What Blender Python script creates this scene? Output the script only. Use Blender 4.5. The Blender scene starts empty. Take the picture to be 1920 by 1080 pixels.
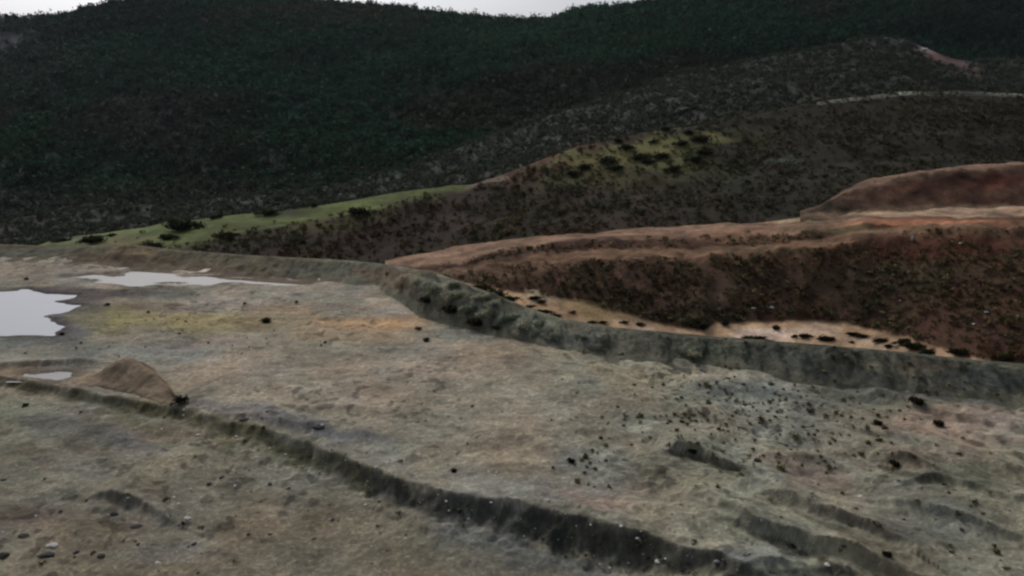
import bpy, math, random
import numpy as np
from mathutils import Vector

random.seed(7)
RNG = np.random.default_rng(11)
SC = bpy.context.scene
COL = SC.collection

# ------------------------------------------------------------------ camera
CAM_H = 25.0
FPX = 1371.0
PITCH = math.radians(15.9)
SP, CP = math.sin(PITCH), math.cos(PITCH)

def ray(px, py):
    u = (np.asarray(px, float) - 960) / FPX
    v = (np.asarray(py, float) - 540) / FPX
    return u, CP - v * SP, -SP - v * CP

def at_depth(px, py, Y):
    dx, dy, dz = ray(px, py)
    t = np.asarray(Y, float) / dy
    return dx * t, dy * t, CAM_H + dz * t

def at_height(px, py, z=0.0):
    dx, dy, dz = ray(px, py)
    t = (z - CAM_H) / dz
    return dx * t, dy * t, CAM_H + dz * t

def project(X, Y, Z):
    zc = Z - CAM_H
    d = Y * CP - zc * SP
    up = Y * SP + zc * CP
    d = np.maximum(d, 0.5)
    return 960 + FPX * X / d, 540 - FPX * up / d

cam = bpy.data.cameras.new("camera")
cam.sensor_width = 36
cam.lens = 36 * FPX / 1920
cam.clip_end = 6000
camo = bpy.data.objects.new("camera", cam)
camo.location = (0, 0, CAM_H)
camo.rotation_euler = (math.radians(90) - PITCH, 0, 0)
COL.objects.link(camo)
SC.camera = camo

# ------------------------------------------------------------------ noise
def _h(ix, iy, s):
    n = (ix * 374761393 + iy * 668265263 + s * 1442695041) & 0xFFFFFFFF
    n = ((n ^ (n >> 13)) * 1274126177) & 0xFFFFFFFF
    n = (n ^ (n >> 16)) & 0xFFFFFFFF
    return n / 4294967295.0

def vnoise(x, y, s=0):
    xi = np.floor(x); yi = np.floor(y)
    fx = x - xi; fy = y - yi
    xi = xi.astype(np.int64); yi = yi.astype(np.int64)
    fx = fx * fx * fx * (fx * (fx * 6 - 15) + 10); fy = fy * fy * fy * (fy * (fy * 6 - 15) + 10)
    a = _h(xi, yi, s); b = _h(xi + 1, yi, s); c = _h(xi, yi + 1, s); d = _h(xi + 1, yi + 1, s)
    return (a * (1 - fx) + b * fx) * (1 - fy) + (c * (1 - fx) + d * fx) * fy

def fbm(x, y, octs=4, s=0, gain=0.5):
    """-1..1-ish fractal noise"""
    x = np.asarray(x, float); y = np.asarray(y, float)
    o = np.zeros(np.broadcast(x, y).shape); a = 1.0; t = 0.0
    for k in range(octs):
        o += a * (vnoise(x, y, s + k * 17) * 2 - 1); t += a
        x, y = 1.93 * (0.8 * x - 0.6 * y) + 3.1, 1.93 * (0.6 * x + 0.8 * y) - 7.7
        a *= gain
    return o / t * 1.6

def sstep(a, b, x):
    t = np.clip((x - a) / (b - a), 0, 1)
    return t * t * (3 - 2 * t)

# ------------------------------------------------------------------ colour
KEXP = 0.60
def lin(c):
    c = np.asarray(c, float) / 255.0
    return np.where(c <= 0.04045, c / 12.92, ((c + 0.055) / 1.055) ** 2.4)
def alb(r, g, b, k=1.0):
    """albedo of a surface seen as that sRGB value under this overcast sky"""
    return lin((r, g, b)) / KEXP * k

def blobs(px, py, col, lst, warp=14.0, seed=5):
    """soft irregular patches of another colour: (cx, cy, rx, ry, (rgb), strength[, slope])"""
    wx = warp * fbm(px / 70.0, py / 26.0, 4, seed)
    wy = warp * 0.45 * fbm(px / 70.0, py / 26.0, 4, seed + 50)
    qx = px + wx * 2; qy = py + wy
    for b in lst:
        cx, cy, rx, ry, c, st = b[:6]
        sl = b[6] if len(b) > 6 else 0.0
        dx = qx - cx; dy = qy - cy - sl * dx
        d = np.sqrt((dx / rx) ** 2 + (dy / ry) ** 2)
        m = (st * (1 - sstep(0.55, 1.25, d)))[:, None]
        col = col * (1 - m) + np.asarray(alb(*c)) * m
    return col

# ------------------------------------------------------------------ mesh helpers
def mesh_np(name, V, F, C=None, smooth=True, NRM=None):
    me = bpy.data.meshes.new(name)
    V = np.ascontiguousarray(V, np.float32); F = np.ascontiguousarray(F, np.int32)
    n = F.shape[1]
    me.vertices.add(len(V)); me.vertices.foreach_set("co", V.ravel())
    me.loops.add(F.size); me.loops.foreach_set("vertex_index", F.ravel())
    me.polygons.add(len(F))
    me.polygons.foreach_set("loop_start", np.arange(0, F.size, n, dtype=np.int32))
    me.polygons.foreach_set("loop_total", np.full(len(F), n, np.int32))
    if smooth:
        me.polygons.foreach_set("use_smooth", np.ones(len(F), bool))
    if C is not None:
        a = me.attributes.new("soil", "FLOAT_COLOR", "POINT")
        a.data.foreach_set("color", np.hstack([C, np.ones((len(C), 1))]).astype(np.float32).ravel())
    me.update(calc_edges=True)
    me.validate()
    if NRM is not None:
        me.polygons.foreach_set("use_smooth", np.ones(len(F), bool))
        me.normals_split_custom_set_from_vertices(np.ascontiguousarray(NRM, np.float32))
    return me

def link(name, me, mat=None, parent=None, loc=(0, 0, 0)):
    o = bpy.data.objects.new(name, me)
    COL.objects.link(o)
    o.location = loc
    if mat is not None and len(me.materials) == 0:
        me.materials.append(mat)
    if parent is not None:
        o.parent = parent
    return o

def tag(o, label, cat, group=None):
    o["label"] = label; o["category"] = cat
    if group: o["group"] = group
    return o

def structure(o): o["kind"] = "structure"; return o
def stuff(o): o["kind"] = "stuff"; return o

def grid_faces(nr, nc):
    i = np.arange(nr * nc).reshape(nr, nc)
    return np.stack([i[:-1, :-1], i[:-1, 1:], i[1:, 1:], i[1:, :-1]], -1).reshape(-1, 4)

# ------------------------------------------------------------------ materials
def soil_mat(name, scale=1.0, contrast=0.5, bump=0.35, rough=0.95, tint=(1, 1, 1)):
    m = bpy.data.materials.new(name); m.use_nodes = True
    nt = m.node_tree; N = nt.nodes; L = nt.links
    b = N["Principled BSDF"]
    b.inputs["Roughness"].default_value = rough
    b.inputs["Specular IOR Level"].default_value = 0.12
    at = N.new("ShaderNodeAttribute"); at.attribute_name = "soil"
    geo = N.new("ShaderNodeNewGeometry")
    def noise(sc, det, ro=0.6):
        n = N.new("ShaderNodeTexNoise"); n.inputs["Scale"].default_value = sc * scale
        n.inputs["Detail"].default_value = det; n.inputs["Roughness"].default_value = ro
        L.new(geo.outputs["Position"], n.inputs["Vector"]); return n
    def rmap(src, lo, hi, a=0.3, c=0.7):
        r = N.new("ShaderNodeMapRange"); r.inputs["From Min"].default_value = a; r.inputs["From Max"].default_value = c
        r.inputs["To Min"].default_value = lo; r.inputs["To Max"].default_value = hi
        L.new(src, r.inputs["Value"]); return r.outputs["Result"]
    def mul(a, c):
        x = N.new("ShaderNodeMath"); x.operation = "MULTIPLY"; L.new(a, x.inputs[0]); L.new(c, x.inputs[1]); return x.outputs[0]
    n1 = noise(0.45, 6); n2 = noise(2.6, 5, 0.7); n3 = noise(0.09, 3)
    f = mul(mul(rmap(n1.outputs["Fac"], 1 - .55 * contrast, 1 + .45 * contrast), rmap(n2.outputs["Fac"], 1 - .55 * contrast, 1 + .5 * contrast)),
            rmap(n3.outputs["Fac"], 1 - .2 * contrast, 1 + .2 * contrast))
    mx = N.new("ShaderNodeVectorMath"); mx.operation = "SCALE"
    L.new(at.outputs["Color"], mx.inputs[0]); L.new(f, mx.inputs["Scale"])
    L.new(mx.outputs["Vector"], b.inputs["Base Color"])
    bp = N.new("ShaderNodeBump"); bp.inputs["Strength"].default_value = bump; bp.inputs["Distance"].default_value = 0.25
    ad = N.new("ShaderNodeMath"); ad.operation = "ADD"
    L.new(n1.outputs["Fac"], ad.inputs[0]); L.new(n2.outputs["Fac"], ad.inputs[1])
    L.new(ad.outputs[0], bp.inputs["Height"]); L.new(bp.outputs["Normal"], b.inputs["Normal"])
    return m

def plain_mat(name, c, rough=0.9, var=0.3, scale=3.0):
    m = bpy.data.materials.new(name); m.use_nodes = True
    nt = m.node_tree; N = nt.nodes; L = nt.links
    b = N["Principled BSDF"]; b.inputs["Roughness"].default_value = rough
    b.inputs["Specular IOR Level"].default_value = 0.15
    tc = N.new("ShaderNodeTexCoord"); n = N.new("ShaderNodeTexNoise")
    n.inputs["Scale"].default_value = scale; n.inputs["Detail"].default_value = 5
    L.new(tc.outputs["Object"], n.inputs["Vector"])
    r = N.new("ShaderNodeValToRGB")
    r.color_ramp.elements[0].position = 0.3; r.color_ramp.elements[1].position = 0.7
    r.color_ramp.elements[0].color = (*[x * (1 - var) for x in c], 1)
    r.color_ramp.elements[1].color = (*[x * (1 + var) for x in c], 1)
    L.new(n.outputs["Fac"], r.inputs["Fac"]); L.new(r.outputs["Color"], b.inputs["Base Color"])
    return m

def leaf_mat(name):
    m = bpy.data.materials.new(name); m.use_nodes = True
    nt = m.node_tree; b = nt.nodes["Principled BSDF"]
    b.inputs["Roughness"].default_value = 0.8; b.inputs["Specular IOR Level"].default_value = 0.08
    at = nt.nodes.new("ShaderNodeAttribute"); at.attribute_name = "soil"
    nt.links.new(at.outputs["Color"], b.inputs["Base Color"])
    tr = nt.nodes.new("ShaderNodeBsdfTranslucent"); mx = nt.nodes.new("ShaderNodeMixShader"); mx.inputs[0].default_value = .4
    nt.links.new(at.outputs["Color"], tr.inputs["Color"])
    nt.links.new(b.outputs[0], mx.inputs[1]); nt.links.new(tr.outputs[0], mx.inputs[2])
    nt.links.new(mx.outputs[0], nt.nodes["Material Output"].inputs["Surface"])
    return m

M_TAIL = soil_mat("tailings_soil", 1.0, 0.36, 0.6)
M_BANK = soil_mat("embankment_soil", 1.3, 0.6, 0.6)
M_RED = soil_mat("red_soil", 1.0, 0.6, 0.6)
M_HILL = soil_mat("hill_soil", 0.35, 0.5, 0.4)
M_LEAF = leaf_mat("leaf")
M_WOOD = plain_mat("bark", (0.035, 0.028, 0.022), scale=6)

# ------------------------------------------------------------------ polylines
def poly_sd(X, Y, P, vals=None):
    """signed distance to polyline P (positive on its left), value interpolated along it"""
    P = np.asarray(P, float)
    best = np.full(X.shape, 1e9); sd = np.zeros(X.shape); val = np.zeros(X.shape)
    for k in range(len(P) - 1):
        ax, ay = P[k]; bx, by = P[k + 1]
        ex, ey = bx - ax, by - ay
        L2 = ex * ex + ey * ey
        t = np.clip(((X - ax) * ex + (Y - ay) * ey) / L2, 0, 1)
        qx = X - ax - t * ex; qy = Y - ay - t * ey
        d = np.sqrt(qx * qx + qy * qy)
        m = d < best
        side = np.where(ex * (Y - ay) - ey * (X - ax) >= 0, 1.0, -1.0)
        sd = np.where(m, d * side, sd)
        if vals is not None:
            val = np.where(m, vals[k] * (1 - t) + vals[k + 1] * t, val)
        best = np.where(m, d, best)
    return sd, val

def px_line(pts, z=0.0):
    a = np.array(pts, float)
    x, y, _ = at_height(a[:, 0], a[:, 1], z)
    return np.stack([x, y], 1)

SCARP = px_line([(-700, 640), (0, 705), (150, 733), (330, 766), (500, 808), (640, 856), (760, 904), (900, 934), (1060, 966), (1200, 1002), (1310, 1032), (1420, 1075), (1560, 1120)])
SCARP_H = [.5, .5, .5, .5, .6, .8, 1.0, 1.2, 1.35, 1.3, 1.1, .4, .0]
STEPS = [  # low broken ledges in the flat: (pixel line, height per vertex, width, fade length behind)
    ([(1355, 950), (1410, 990), (1500, 1022), (1590, 1050), (1730, 1095)], [.2, .7, .8, .75, .35], .24, 2.0),
    ([(1240, 846), (1270, 840), (1320, 852), (1400, 885), (1480, 918)], [.1, 1.0, .9, .6, .05], .26, 3.0),
    ([(1630, 852), (1680, 872), (1760, 895)], [.05, .8, .1], .3, 2.5),
    ([(1400, 925), (1480, 940), (1560, 972), (1640, 1008), (1700, 1045)], [.0, .5, .75, .75, .3], .26, 2.2),
    ([(1380, 1075), (1430, 1064), (1560, 1066), (1660, 1100)], [.2, .6, .6, .2], .6, 3.0),
    ([(1620, 935), (1760, 970), (1920, 1015)], [.1, .6, .5], .35, 2.6),
    ([(1180, 868), (1100, 840), (1130, 815)][::-1], [.05, .25, .05], .5, 2.0),
    ([(160, 918), (210, 916), (250, 932), (330, 962)], [.1, .6, .6, .1], .3, 2.6),
    ([(-300, 690), (0, 684), (90, 682), (170, 680), (230, 684)], [.3, .45, .45, .4, .0], .5, 2.5),
    ([(740, 866), (775, 852), (805, 862)], [.05, .45, .05], .5, 1.5),
    ([(330, 756), (430, 782), (560, 800), (640, 800), (720, 835)], [.1, .3, .3, .25, .05], .7, 2.5),
    ([(820, 838), (980, 822), (1060, 812)], [.05, .22, .05], .6, 2.5),
    ([(1650, 925), (1760, 905), (1850, 930), (1960, 960)], [.05, .5, .5, .4], .35, 3.0),
    ([(1560, 800), (1640, 815), (1720, 830)], [.0, .3, .0], .5, 2.5),
    ([(560, 770), (640, 765), (700, 772)], [.05, .2, .05], .6, 2.5),
    ([(1340, 845), (1540, 862), (1600, 850)], [.0, .2, .0], .6, 2.5),
    ([(1250, 770), (1340, 780), (1420, 805)], [.05, .4, .05], .7, 3),
    ([(1560, 735), (1640, 740), (1730, 760)], [.05, .45, .1], .7, 3),
]
STEPS = [(px_line(p), h, w, l) for p, h, w, l in STEPS]

TRACKS = [(px_line([(1400, 700), (1440, 760), (1455, 850), (1475, 930)]), .22), (px_line([(760, 600), (900, 690), (1060, 800), (1140, 870), (1210, 935)]), .12),
          (px_line([(1130, 800), (980, 830), (820, 800), (600, 730), (400, 690)]), .12), (px_line([(1900, 780), (1700, 840), (1520, 900), (1380, 900)]), .12), (px_line([(0, 830), (250, 900), (520, 1000), (700, 1075)]), .12)]
POND = px_line([(-420, 552), (-100, 547), (40, 543), (80, 551), (145, 551), (135, 560), (100, 563), (118, 568), (148, 572), (130, 580), (100, 586), (82, 592), (105, 602), (112, 615), (98, 626), (55, 628), (-420, 622)])
PUDDLE = px_line([(135, 517), (215, 511), (250, 504), (300, 502), (350, 513), (470, 520), (580, 524), (585, 531), (480, 531), (400, 532), (330, 531), (250, 533), (190, 531)])
POOL = px_line([(45, 698), (130, 697), (138, 703), (110, 711), (75, 710), (40, 704)])

def poly_in(X, Y, P):
    """distance to the outline, positive inside"""
    P2 = np.vstack([P, P[:1]])
    d, _ = poly_sd(X, Y, P2)
    d = np.abs(d)
    ins = np.zeros(X.shape, bool)
    for k in range(len(P)):
        x1, y1 = P2[k]; x2, y2 = P2[k + 1]
        c = (y1 > Y) != (y2 > Y)
        xx = (x2 - x1) * (Y - y1) / (y2 - y1 + 1e-12) + x1
        ins ^= c & (X < xx)
    return np.where(ins, d, -d)

EMB_BASE = [(-1200, 478), (-500, 488), (0, 491), (140, 492), (250, 501), (350, 507), (480, 520), (560, 525), (640, 529), (700, 538), (740, 562), (780, 590), (830, 606), (880, 621), (930, 636), (1000, 651), (1100, 667), (1200, 682), (1330, 692), (1450, 712), (1560, 728), (1700, 738), (1920, 757), (2500, 795), (3400, 850)]
EMB_TOP = [(-1200, 446), (-500, 456), (0, 462), (100, 466), (150, 465), (250, 463), (330, 473), (450, 482), (560, 488), (650, 493), (705, 498), (760, 506), (830, 521), (880, 540), (930, 558), (960, 571), (1010, 590), (1060, 605), (1150, 620), (1280, 632), (1400, 642), (1500, 650), (1620, 660), (1740, 672), (1830, 682), (1920, 690), (2500, 728), (3400, 780)]
_eb = np.array(EMB_BASE, float); _et = np.array(EMB_TOP, float)
def emb_base_y(px):
    py = np.interp(px, _eb[:, 0], _eb[:, 1])
    return at_height(px, py, 0.0)[1]
def emb_top_y(px):
    off = np.interp(px, [-500, 0, 400, 700, 800, 950, 1300, 1920, 2500], [7, 7, 6.5, 5.5, 5.2, 5.0, 3.6, 3.2, 3.2])
    return emb_base_y(px) + off

def ground_z(X, Y, detail=True):
    pm = np.maximum.reduce([sstep(-.9, .9, poly_in(X, Y, POND) + .55 * fbm(X / 3.5, Y / 1.1, 3, 31) + .2),
                            sstep(-.9, .9, poly_in(X, Y, PUDDLE) + 1.5 * fbm(X / 4.0, Y / .9, 4, 33) - .1),
                            sstep(-.5, .5, poly_in(X, Y, POOL) + .3 * fbm(X / 2.0, Y / .8, 3, 35))])
    near = 1 - sstep(-4.5, -1.0, np.maximum.reduce([poly_in(X, Y, POND), poly_in(X, Y, PUDDLE), poly_in(X, Y, POOL)]))
    z = .20 * fbm(X / 16, Y / 16, 3, 1) * near + .05 * near
    right = sstep(-5, 18, X - .1 * (Y - 50)) * sstep(75, 60, Y)
    z = z + (.12 + .22 * right) * fbm(X / 4.2 + .4 * Y / 4, Y / 3.2, 4, 2) * near
    da = (X - Y) * .7071; db = (X + Y) * .7071
    rid = 1 - np.abs(fbm(da / 9, db / 2.3, 4, 12))
    z = z + (.06 + .26 * right) * (rid - .6) * near * (1 + .5 * fbm(X / 12, Y / 12, 2, 13))
    if detail:
        z = z + (.05 * fbm(X / .9, Y / .7, 4, 3) + .05 * np.maximum(fbm(X / .35, Y / .35, 2, 15) - .35, 0)) * near
    z = z - .25 * pm
    sd, H = poly_sd(X, Y, SCARP, SCARP_H)
    sd = sd + (.2 + .12 * H) * fbm(X / 2.1, Y / 2.1, 3, 4) 
    drop = 1 - (1 - np.clip(-sd / (.7 + .95 * H), 0, 1)) ** 2.2
    crumb = fbm(X / .7, Y / .7, 4, 17) + .7 * fbm(X / 2.5, Y / 2.5, 3, 18)
    z = z - H * drop - .25 * H * sstep(-1.0, -7.0, sd) + .16 * H * crumb * sstep(.3, -.3, sd) * sstep(-4, -1.5, sd)
    z = z + .03 * H * np.exp(-np.maximum(sd, 0) / 1.2) * (sd > 0)
    for P, hs, w, l in STEPS:
        m = (X > P[:, 0].min() - 9) & (X < P[:, 0].max() + 9) & (Y > P[:, 1].min() - 5) & (Y < P[:, 1].max() + 14)
        if not m.any(): continue
        x = X[m]; y = Y[m]
        s, h = poly_sd(x, y, P, hs)
        s = s + .26 * fbm(x / 1.8, y / 1.8, 2, 6)
        cr = fbm(x / .55, y / .55, 3, 7)
        z[m] += .95 * h * np.where(s < 0, (1 - np.clip(-s / (1.9 * w), 0, 1)) ** 2.2, 1.0) * np.exp(-np.maximum(s, 0) / l) * (1 - sstep(3 * l, 5 * l, s))
        z[m] += .13 * h * cr * sstep(-2.2, -.2, s) * sstep(.5, .0, s)
        z[m] -= .12 * h * np.exp(-((s + w + .4) / .6) ** 2)
    return z

def hit_ground(px, py):
    """first point of the ground met by the ray through a pixel of the photograph"""
    dx, dy, dz = ray(px, py)
    ys = np.linspace(30, 112, 1400)
    t = ys / float(dy)
    X = float(dx) * t; Z = CAM_H + float(dz) * t
    g = ground_z(X, ys.copy(), False)
    k = np.argmax(Z < g)
    return float(X[k]), float(ys[k]), float(g[k])

# ------------------------------------------------------------------ basin ground
def build_ground():
    ny, nx = 900, 1050
    Ys = np.exp(np.linspace(math.log(9), math.log(112), ny))
    # finer rows where the frame starts
    T = np.linspace(-1.25, 1.25, nx)
    Yg = np.repeat(Ys[:, None], nx, 1)
    Xg = T[None, :] * Yg
    X = Xg.ravel(); Y = Yg.ravel()
    Z = ground_z(X, Y)
    px, py = project(X, Y, Z)
    # soil patches, and shade painted along the ledges
    base = np.tile(alb(117, 110, 96), (len(X), 1))
    low, SH = poly_sd(X, Y, SCARP, SCARP_H)
    m = sstep(0, -3, low)[:, None]
    base = base * (1 - m) + alb(100, 95, 82) * m
    r = sstep(1050, 1350, px)[:, None]
    base = base * (1 - r) + alb(110, 107, 92) * r
    G = (100, 100, 84); B = (118, 106, 90); VI = (92, 87, 83); DK = (78, 75, 66)
    lst = [
        # far left
        (340, 518, 260, 17, (152, 144, 132), 1.0, .02), (280, 512, 110, 10, (158, 150, 138), .9),
        (90, 508, 180, 16, (112, 100, 86), .9), (330, 545, 160, 12, (84, 83, 74), .9), (150, 548, 130, 12, (72, 66, 64), .95),
        (150, 560, 60, 30, (78, 72, 70), .9), (20, 640, 170, 12, (86, 86, 80), .9), (110, 622, 60, 14, (82, 78, 78), .9), (130, 600, 40, 20, (84, 80, 80), .9),
        (480, 552, 110, 16, (128, 120, 108), .8), (620, 545, 90, 14, (120, 110, 98), .8), (420, 570, 100, 12, (122, 112, 102), .7),
        (200, 600, 60, 28, (92, 88, 66), .8), (260, 595, 70, 25, (112, 104, 70), .75), (390, 605, 130, 22, (122, 112, 80), .85), (520, 600, 120, 24, (120, 106, 82), .7),
        (330, 575, 90, 12, (100, 88, 76), .7), (560, 578, 140, 8, (110, 96, 84), .7), (700, 608, 110, 18, (146, 116, 86), .8), (660, 630, 120, 16, (124, 106, 84), .7),
        (720, 575, 60, 18, (140, 128, 114), .85, .25), (860, 628, 90, 8, (120, 116, 102), .6, .25),
        (70, 660, 110, 14, (104, 100, 86), .8), (200, 650, 90, 14, (106, 104, 92), .8), (40, 690, 60, 12, (108, 88, 66), .8),
        (350, 648, 160, 14, (114, 106, 98), .8), (420, 690, 120, 30, (128, 118, 106), .7), (640, 740, 110, 26, (128, 119, 107), .7),
        (760, 690, 240, 26, (124, 112, 98), .6), (950, 655, 160, 16, (124, 114, 100), .6, .1),
        (1150, 678, 220, 16, (122, 118, 102), .8, .12), (1130, 710, 140, 24, (116, 112, 94), .6),
        (560, 790, 170, 16, (98, 95, 92), .85, .25), (420, 765, 110, 12, (98, 92, 88), .85, .2), (650, 815, 60, 14, (98, 94, 92), .7, .25),
        (800, 860, 120, 22, (112, 107, 92), .7, .3), (1100, 935, 120, 14, (128, 110, 98), .85, .2), (1150, 915, 80, 22, (114, 104, 92), .6), (950, 910, 120, 12, (122, 116, 104), .7, .2),
        (1090, 860, 60, 26, (98, 95, 88), .7), (1180, 790, 110, 22, (114, 110, 96), .6),
        # right
        (1400, 690, 260, 14, (100, 100, 90), .7, .1), (1480, 740, 180, 22, (86, 87, 80), .75, .1), (1700, 730, 220, 22, (84, 85, 80), .85, .08), (1860, 745, 120, 18, (78, 80, 78), .8, .1),
        (1450, 800, 26, 70, (120, 114, 98), .8), (1370, 760, 60, 14, (116, 112, 98), .7), (1800, 790, 160, 34, (122, 106, 94), .85), (1880, 820, 90, 24, (126, 110, 94), .7),
        (1760, 850, 110, 26, (104, 94, 82), .8), (1700, 800, 60, 18, (112, 100, 88), .7), (1530, 890, 80, 22, (120, 104, 92), .75, .2), (1470, 860, 60, 18, (116, 102, 88), .6),
        (1560, 790, 90, 30, (98, 94, 82), .6), (1820, 890, 120, 26, (90, 88, 74), .8), (1740, 930, 110, 16, (86, 84, 72), .75, .15),
        (1230, 870, 70, 24, (100, 97, 80), .7), (1330, 900, 110, 16, (104, 101, 86), .7), (1460, 985, 120, 22, (90, 86, 74), .8, .3), (1600, 970, 90, 14, (94, 88, 78), .7, .3),
        (1700, 1000, 140, 18, (84, 81, 74), .7, .2), (1760, 1040, 120, 26, (102, 97, 84), .6), (1250, 960, 100, 20, (114, 109, 94), .7), (1420, 1040, 110, 20, (96, 95, 88), .7),
        # lower left terrace
        (40, 775, 90, 26, (112, 112, 96), .85), (240, 770, 90, 14, (98, 100, 90), .7, .2), (130, 800, 130, 18, (84, 81, 74), .85, .1), (240, 828, 70, 14, (86, 82, 80), .8, .15),
        (250, 790, 80, 14, (92, 91, 72), .7, .3), (310, 815, 60, 14, (104, 92, 78), .7), (100, 855, 110, 22, (106, 96, 82), .75), (20, 880, 60, 40, (92, 92, 78), .6),
        (60, 970, 120, 22, (96, 84, 74), .75), (260, 850, 60, 14, (104, 100, 94), .6), (160, 1000, 130, 40, (98, 90, 76), .5), (320, 1040, 90, 20, (96, 94, 90), .6),
        (430, 920, 130, 30, (98, 93, 80), .5), (560, 1040, 160, 30, (106, 102, 90), .6), (760, 1010, 140, 24, (104, 101, 86), .6, .2), (620, 960, 110, 20, (104, 97, 84), .5, .2),
        (900, 1010, 110, 20, (90, 88, 84), .7, .25), (1060, 1062, 130, 18, (88, 88, 84), .7, .15), (560, 870, 90, 14, (94, 89, 72), .6, .25), (460, 835, 90, 8, (86, 84, 60), .6, .25),
        (1330, 1045, 90, 22, (96, 96, 92), .8, .2), (1480, 1030, 150, 9, (52, 50, 42), .8, .42), (1330, 872, 90, 9, (62, 60, 48), .8, .36), (1690, 882, 60, 8, (58, 56, 46), .7, .33), (1560, 985, 110, 8, (66, 64, 54), .7, .38), (1500, 1075, 130, 10, (52, 52, 48), .8),  # thin dark streaks follow the ledges: their shade painted into the soil
    ]
    C = blobs(px, py, base, lst)
    # scarp face darkened: its shade is painted into the soil colour
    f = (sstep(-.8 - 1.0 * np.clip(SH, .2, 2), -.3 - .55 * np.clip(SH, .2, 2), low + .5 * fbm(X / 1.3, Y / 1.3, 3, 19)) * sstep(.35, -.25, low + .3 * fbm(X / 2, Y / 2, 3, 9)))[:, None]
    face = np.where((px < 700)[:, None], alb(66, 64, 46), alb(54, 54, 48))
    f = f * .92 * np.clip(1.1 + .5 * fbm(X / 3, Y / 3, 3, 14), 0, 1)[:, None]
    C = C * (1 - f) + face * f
    # mottling at several sizes, elongated the way water ran over the flat
    Y0 = Y; Y = Y - 1.6 * Z
    a = fbm(X / 7, Y / 5, 4, 21); b2 = fbm(X / 2.0, Y / 1.6, 4, 22); c2 = fbm(X / .55, Y / .55, 3, 23)
    st = fbm(X / 3.2, Y / .7, 4, 28); e2 = fbm(X / .22, Y / .22, 2, 29)
    C = C * np.clip(1 + .16 * a + .19 * b2 + .11 * c2 + .14 * st + .05 * e2, .35, 1.9)[:, None]
    C = C * np.array([.99, .97, .91])
    gp = sstep(-.1, .7, fbm(X / 11, Y / 8, 3, 39) + .3 * fbm(X / 2, Y / 2, 3, 40))[:, None] * .35
    C = C * (1 - gp) + (C.mean(1, keepdims=True) * np.array([1.06, 1.08, .95])) * gp
    hue = fbm(X / 5, Y / 5, 3, 24)[:, None]
    C = C * (1 + hue * np.array([.07, 0, -.05]))
    # dark crumbs of crust
    sp = sstep(.46, .72, fbm(X / .75, Y / .75, 2, 26)) * (.2 + .8 * sstep(-.2, .5, fbm(X / 9, Y / 9, 2, 27)))
    C = C * (1 - .45 * sp)[:, None]
    rg = sstep(1050, 1250, px) * sstep(1900, 1600, px) * sstep(660, 690, py) * sstep(960, 880, py)
    sp2 = sstep(.3, .55, fbm(X / .6, Y / .5, 2, 36)) * rg * (.35 + .65 * sstep(-.3, .4, fbm(X / 5, Y / 5, 2, 38)))
    C = C * (1 - .62 * sp2)[:, None]
    gv = sstep(.62, .8, fbm(X / .16, Y / .16, 1, 37))
    C = C * (1 + .35 * gv)[:, None]
    Y = Y0
    # wheel tracks: pairs of paler worn lines
    for tp, g in TRACKS:
        d, _ = poly_sd(X, Y, tp)
        d = d + .3 * fbm(X / 4, Y / 4, 2, 51)
        tm = (np.exp(-((np.abs(d) - .8) / .28) ** 2) * np.clip(.6 + .7 * fbm(X / 3, Y / 3, 2, 52), 0, 1))[:, None] * g
        C = C * (1 + tm)
    # wet mud round the water
    wet = np.maximum.reduce([poly_in(X, Y, POND), poly_in(X, Y, POOL), poly_in(X, Y, PUDDLE) - .6])
    wm = (sstep(-2.2, -.2, wet + .9 * fbm(X / 2.5, Y / 1.0, 4, 53)))[:, None] * .5
    C = C * (1 - wm * np.array([.9, .95, .95]))
    # keep only what lies inside the embankment
    q = np.interp(px, [-3000, 5000], [-3000, 5000])
    lim = emb_base_y(np.clip(960 + FPX * (X / Y) / 1.03, -1200, 3400)) + 3.0
    keep = Y < lim
    F = grid_faces(ny, nx)
    F = F[keep[F].all(1)]
    used = np.zeros(len(X), bool); used[F.ravel()] = True
    idx = np.cumsum(used) - 1
    V = np.stack([X, Y, Z], 1)[used]
    me = mesh_np("ground", V, idx[F], np.clip(C[used], .004, .8))
    structure(link("ground", me, M_TAIL))

build_ground()

# ------------------------------------------------------------------ lofted landforms
class Land: pass

def loft(name, rows, counts, cols, amp, scale, seed, mat, paint, zfun=None):
    """rows: crest / foot lines, each [(px, py, distance)], near to far; amp: relief at each row"""
    cols = np.asarray(cols, float)
    keys = []
    for r in rows:
        a = np.array(r, float)
        py = np.interp(cols, a[:, 0], a[:, 1]); yy = np.interp(cols, a[:, 0], a[:, 2])
        keys.append(np.stack(at_depth(cols, py, yy), -1))
    out = []; am = []
    for k, n in enumerate(counts):
        for j in range(n):
            t = j / n
            out.append(keys[k] * (1 - t) + keys[k + 1] * t); am.append(amp[k] * (1 - t) + amp[k + 1] * t)
    out.append(keys[-1]); am.append(amp[-1])
    G = np.array(out); A = np.array(am)[:, None] * np.ones(len(cols))[None, :]
    nr, nc = G.shape[:2]
    X = G[..., 0].ravel(); Y = G[..., 1].ravel(); Z = G[..., 2].ravel()
    px, py = project(X, Y, Z)
    V01 = np.repeat(np.linspace(0, 1, nr), nc)
    Z = Z + A.ravel() * fbm(X / scale, Y / scale, 5, seed)
    if zfun is not None:
        X, Y, Z = zfun(X, Y, Z, px, py, V01)
    C = paint(px, py, X, Y, Z, V01)
    F = grid_faces(nr, nc)
    me = mesh_np(name, np.stack([X, Y, Z], 1), F, np.clip(C, .003, .8))
    o = structure(link(name, me, mat))
    l = Land(); l.o = o; l.P = np.stack([X, Y, Z], 1).reshape(nr, nc, 3); l.px = px.reshape(nr, nc); l.py = py.reshape(nr, nc)
    return l

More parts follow.
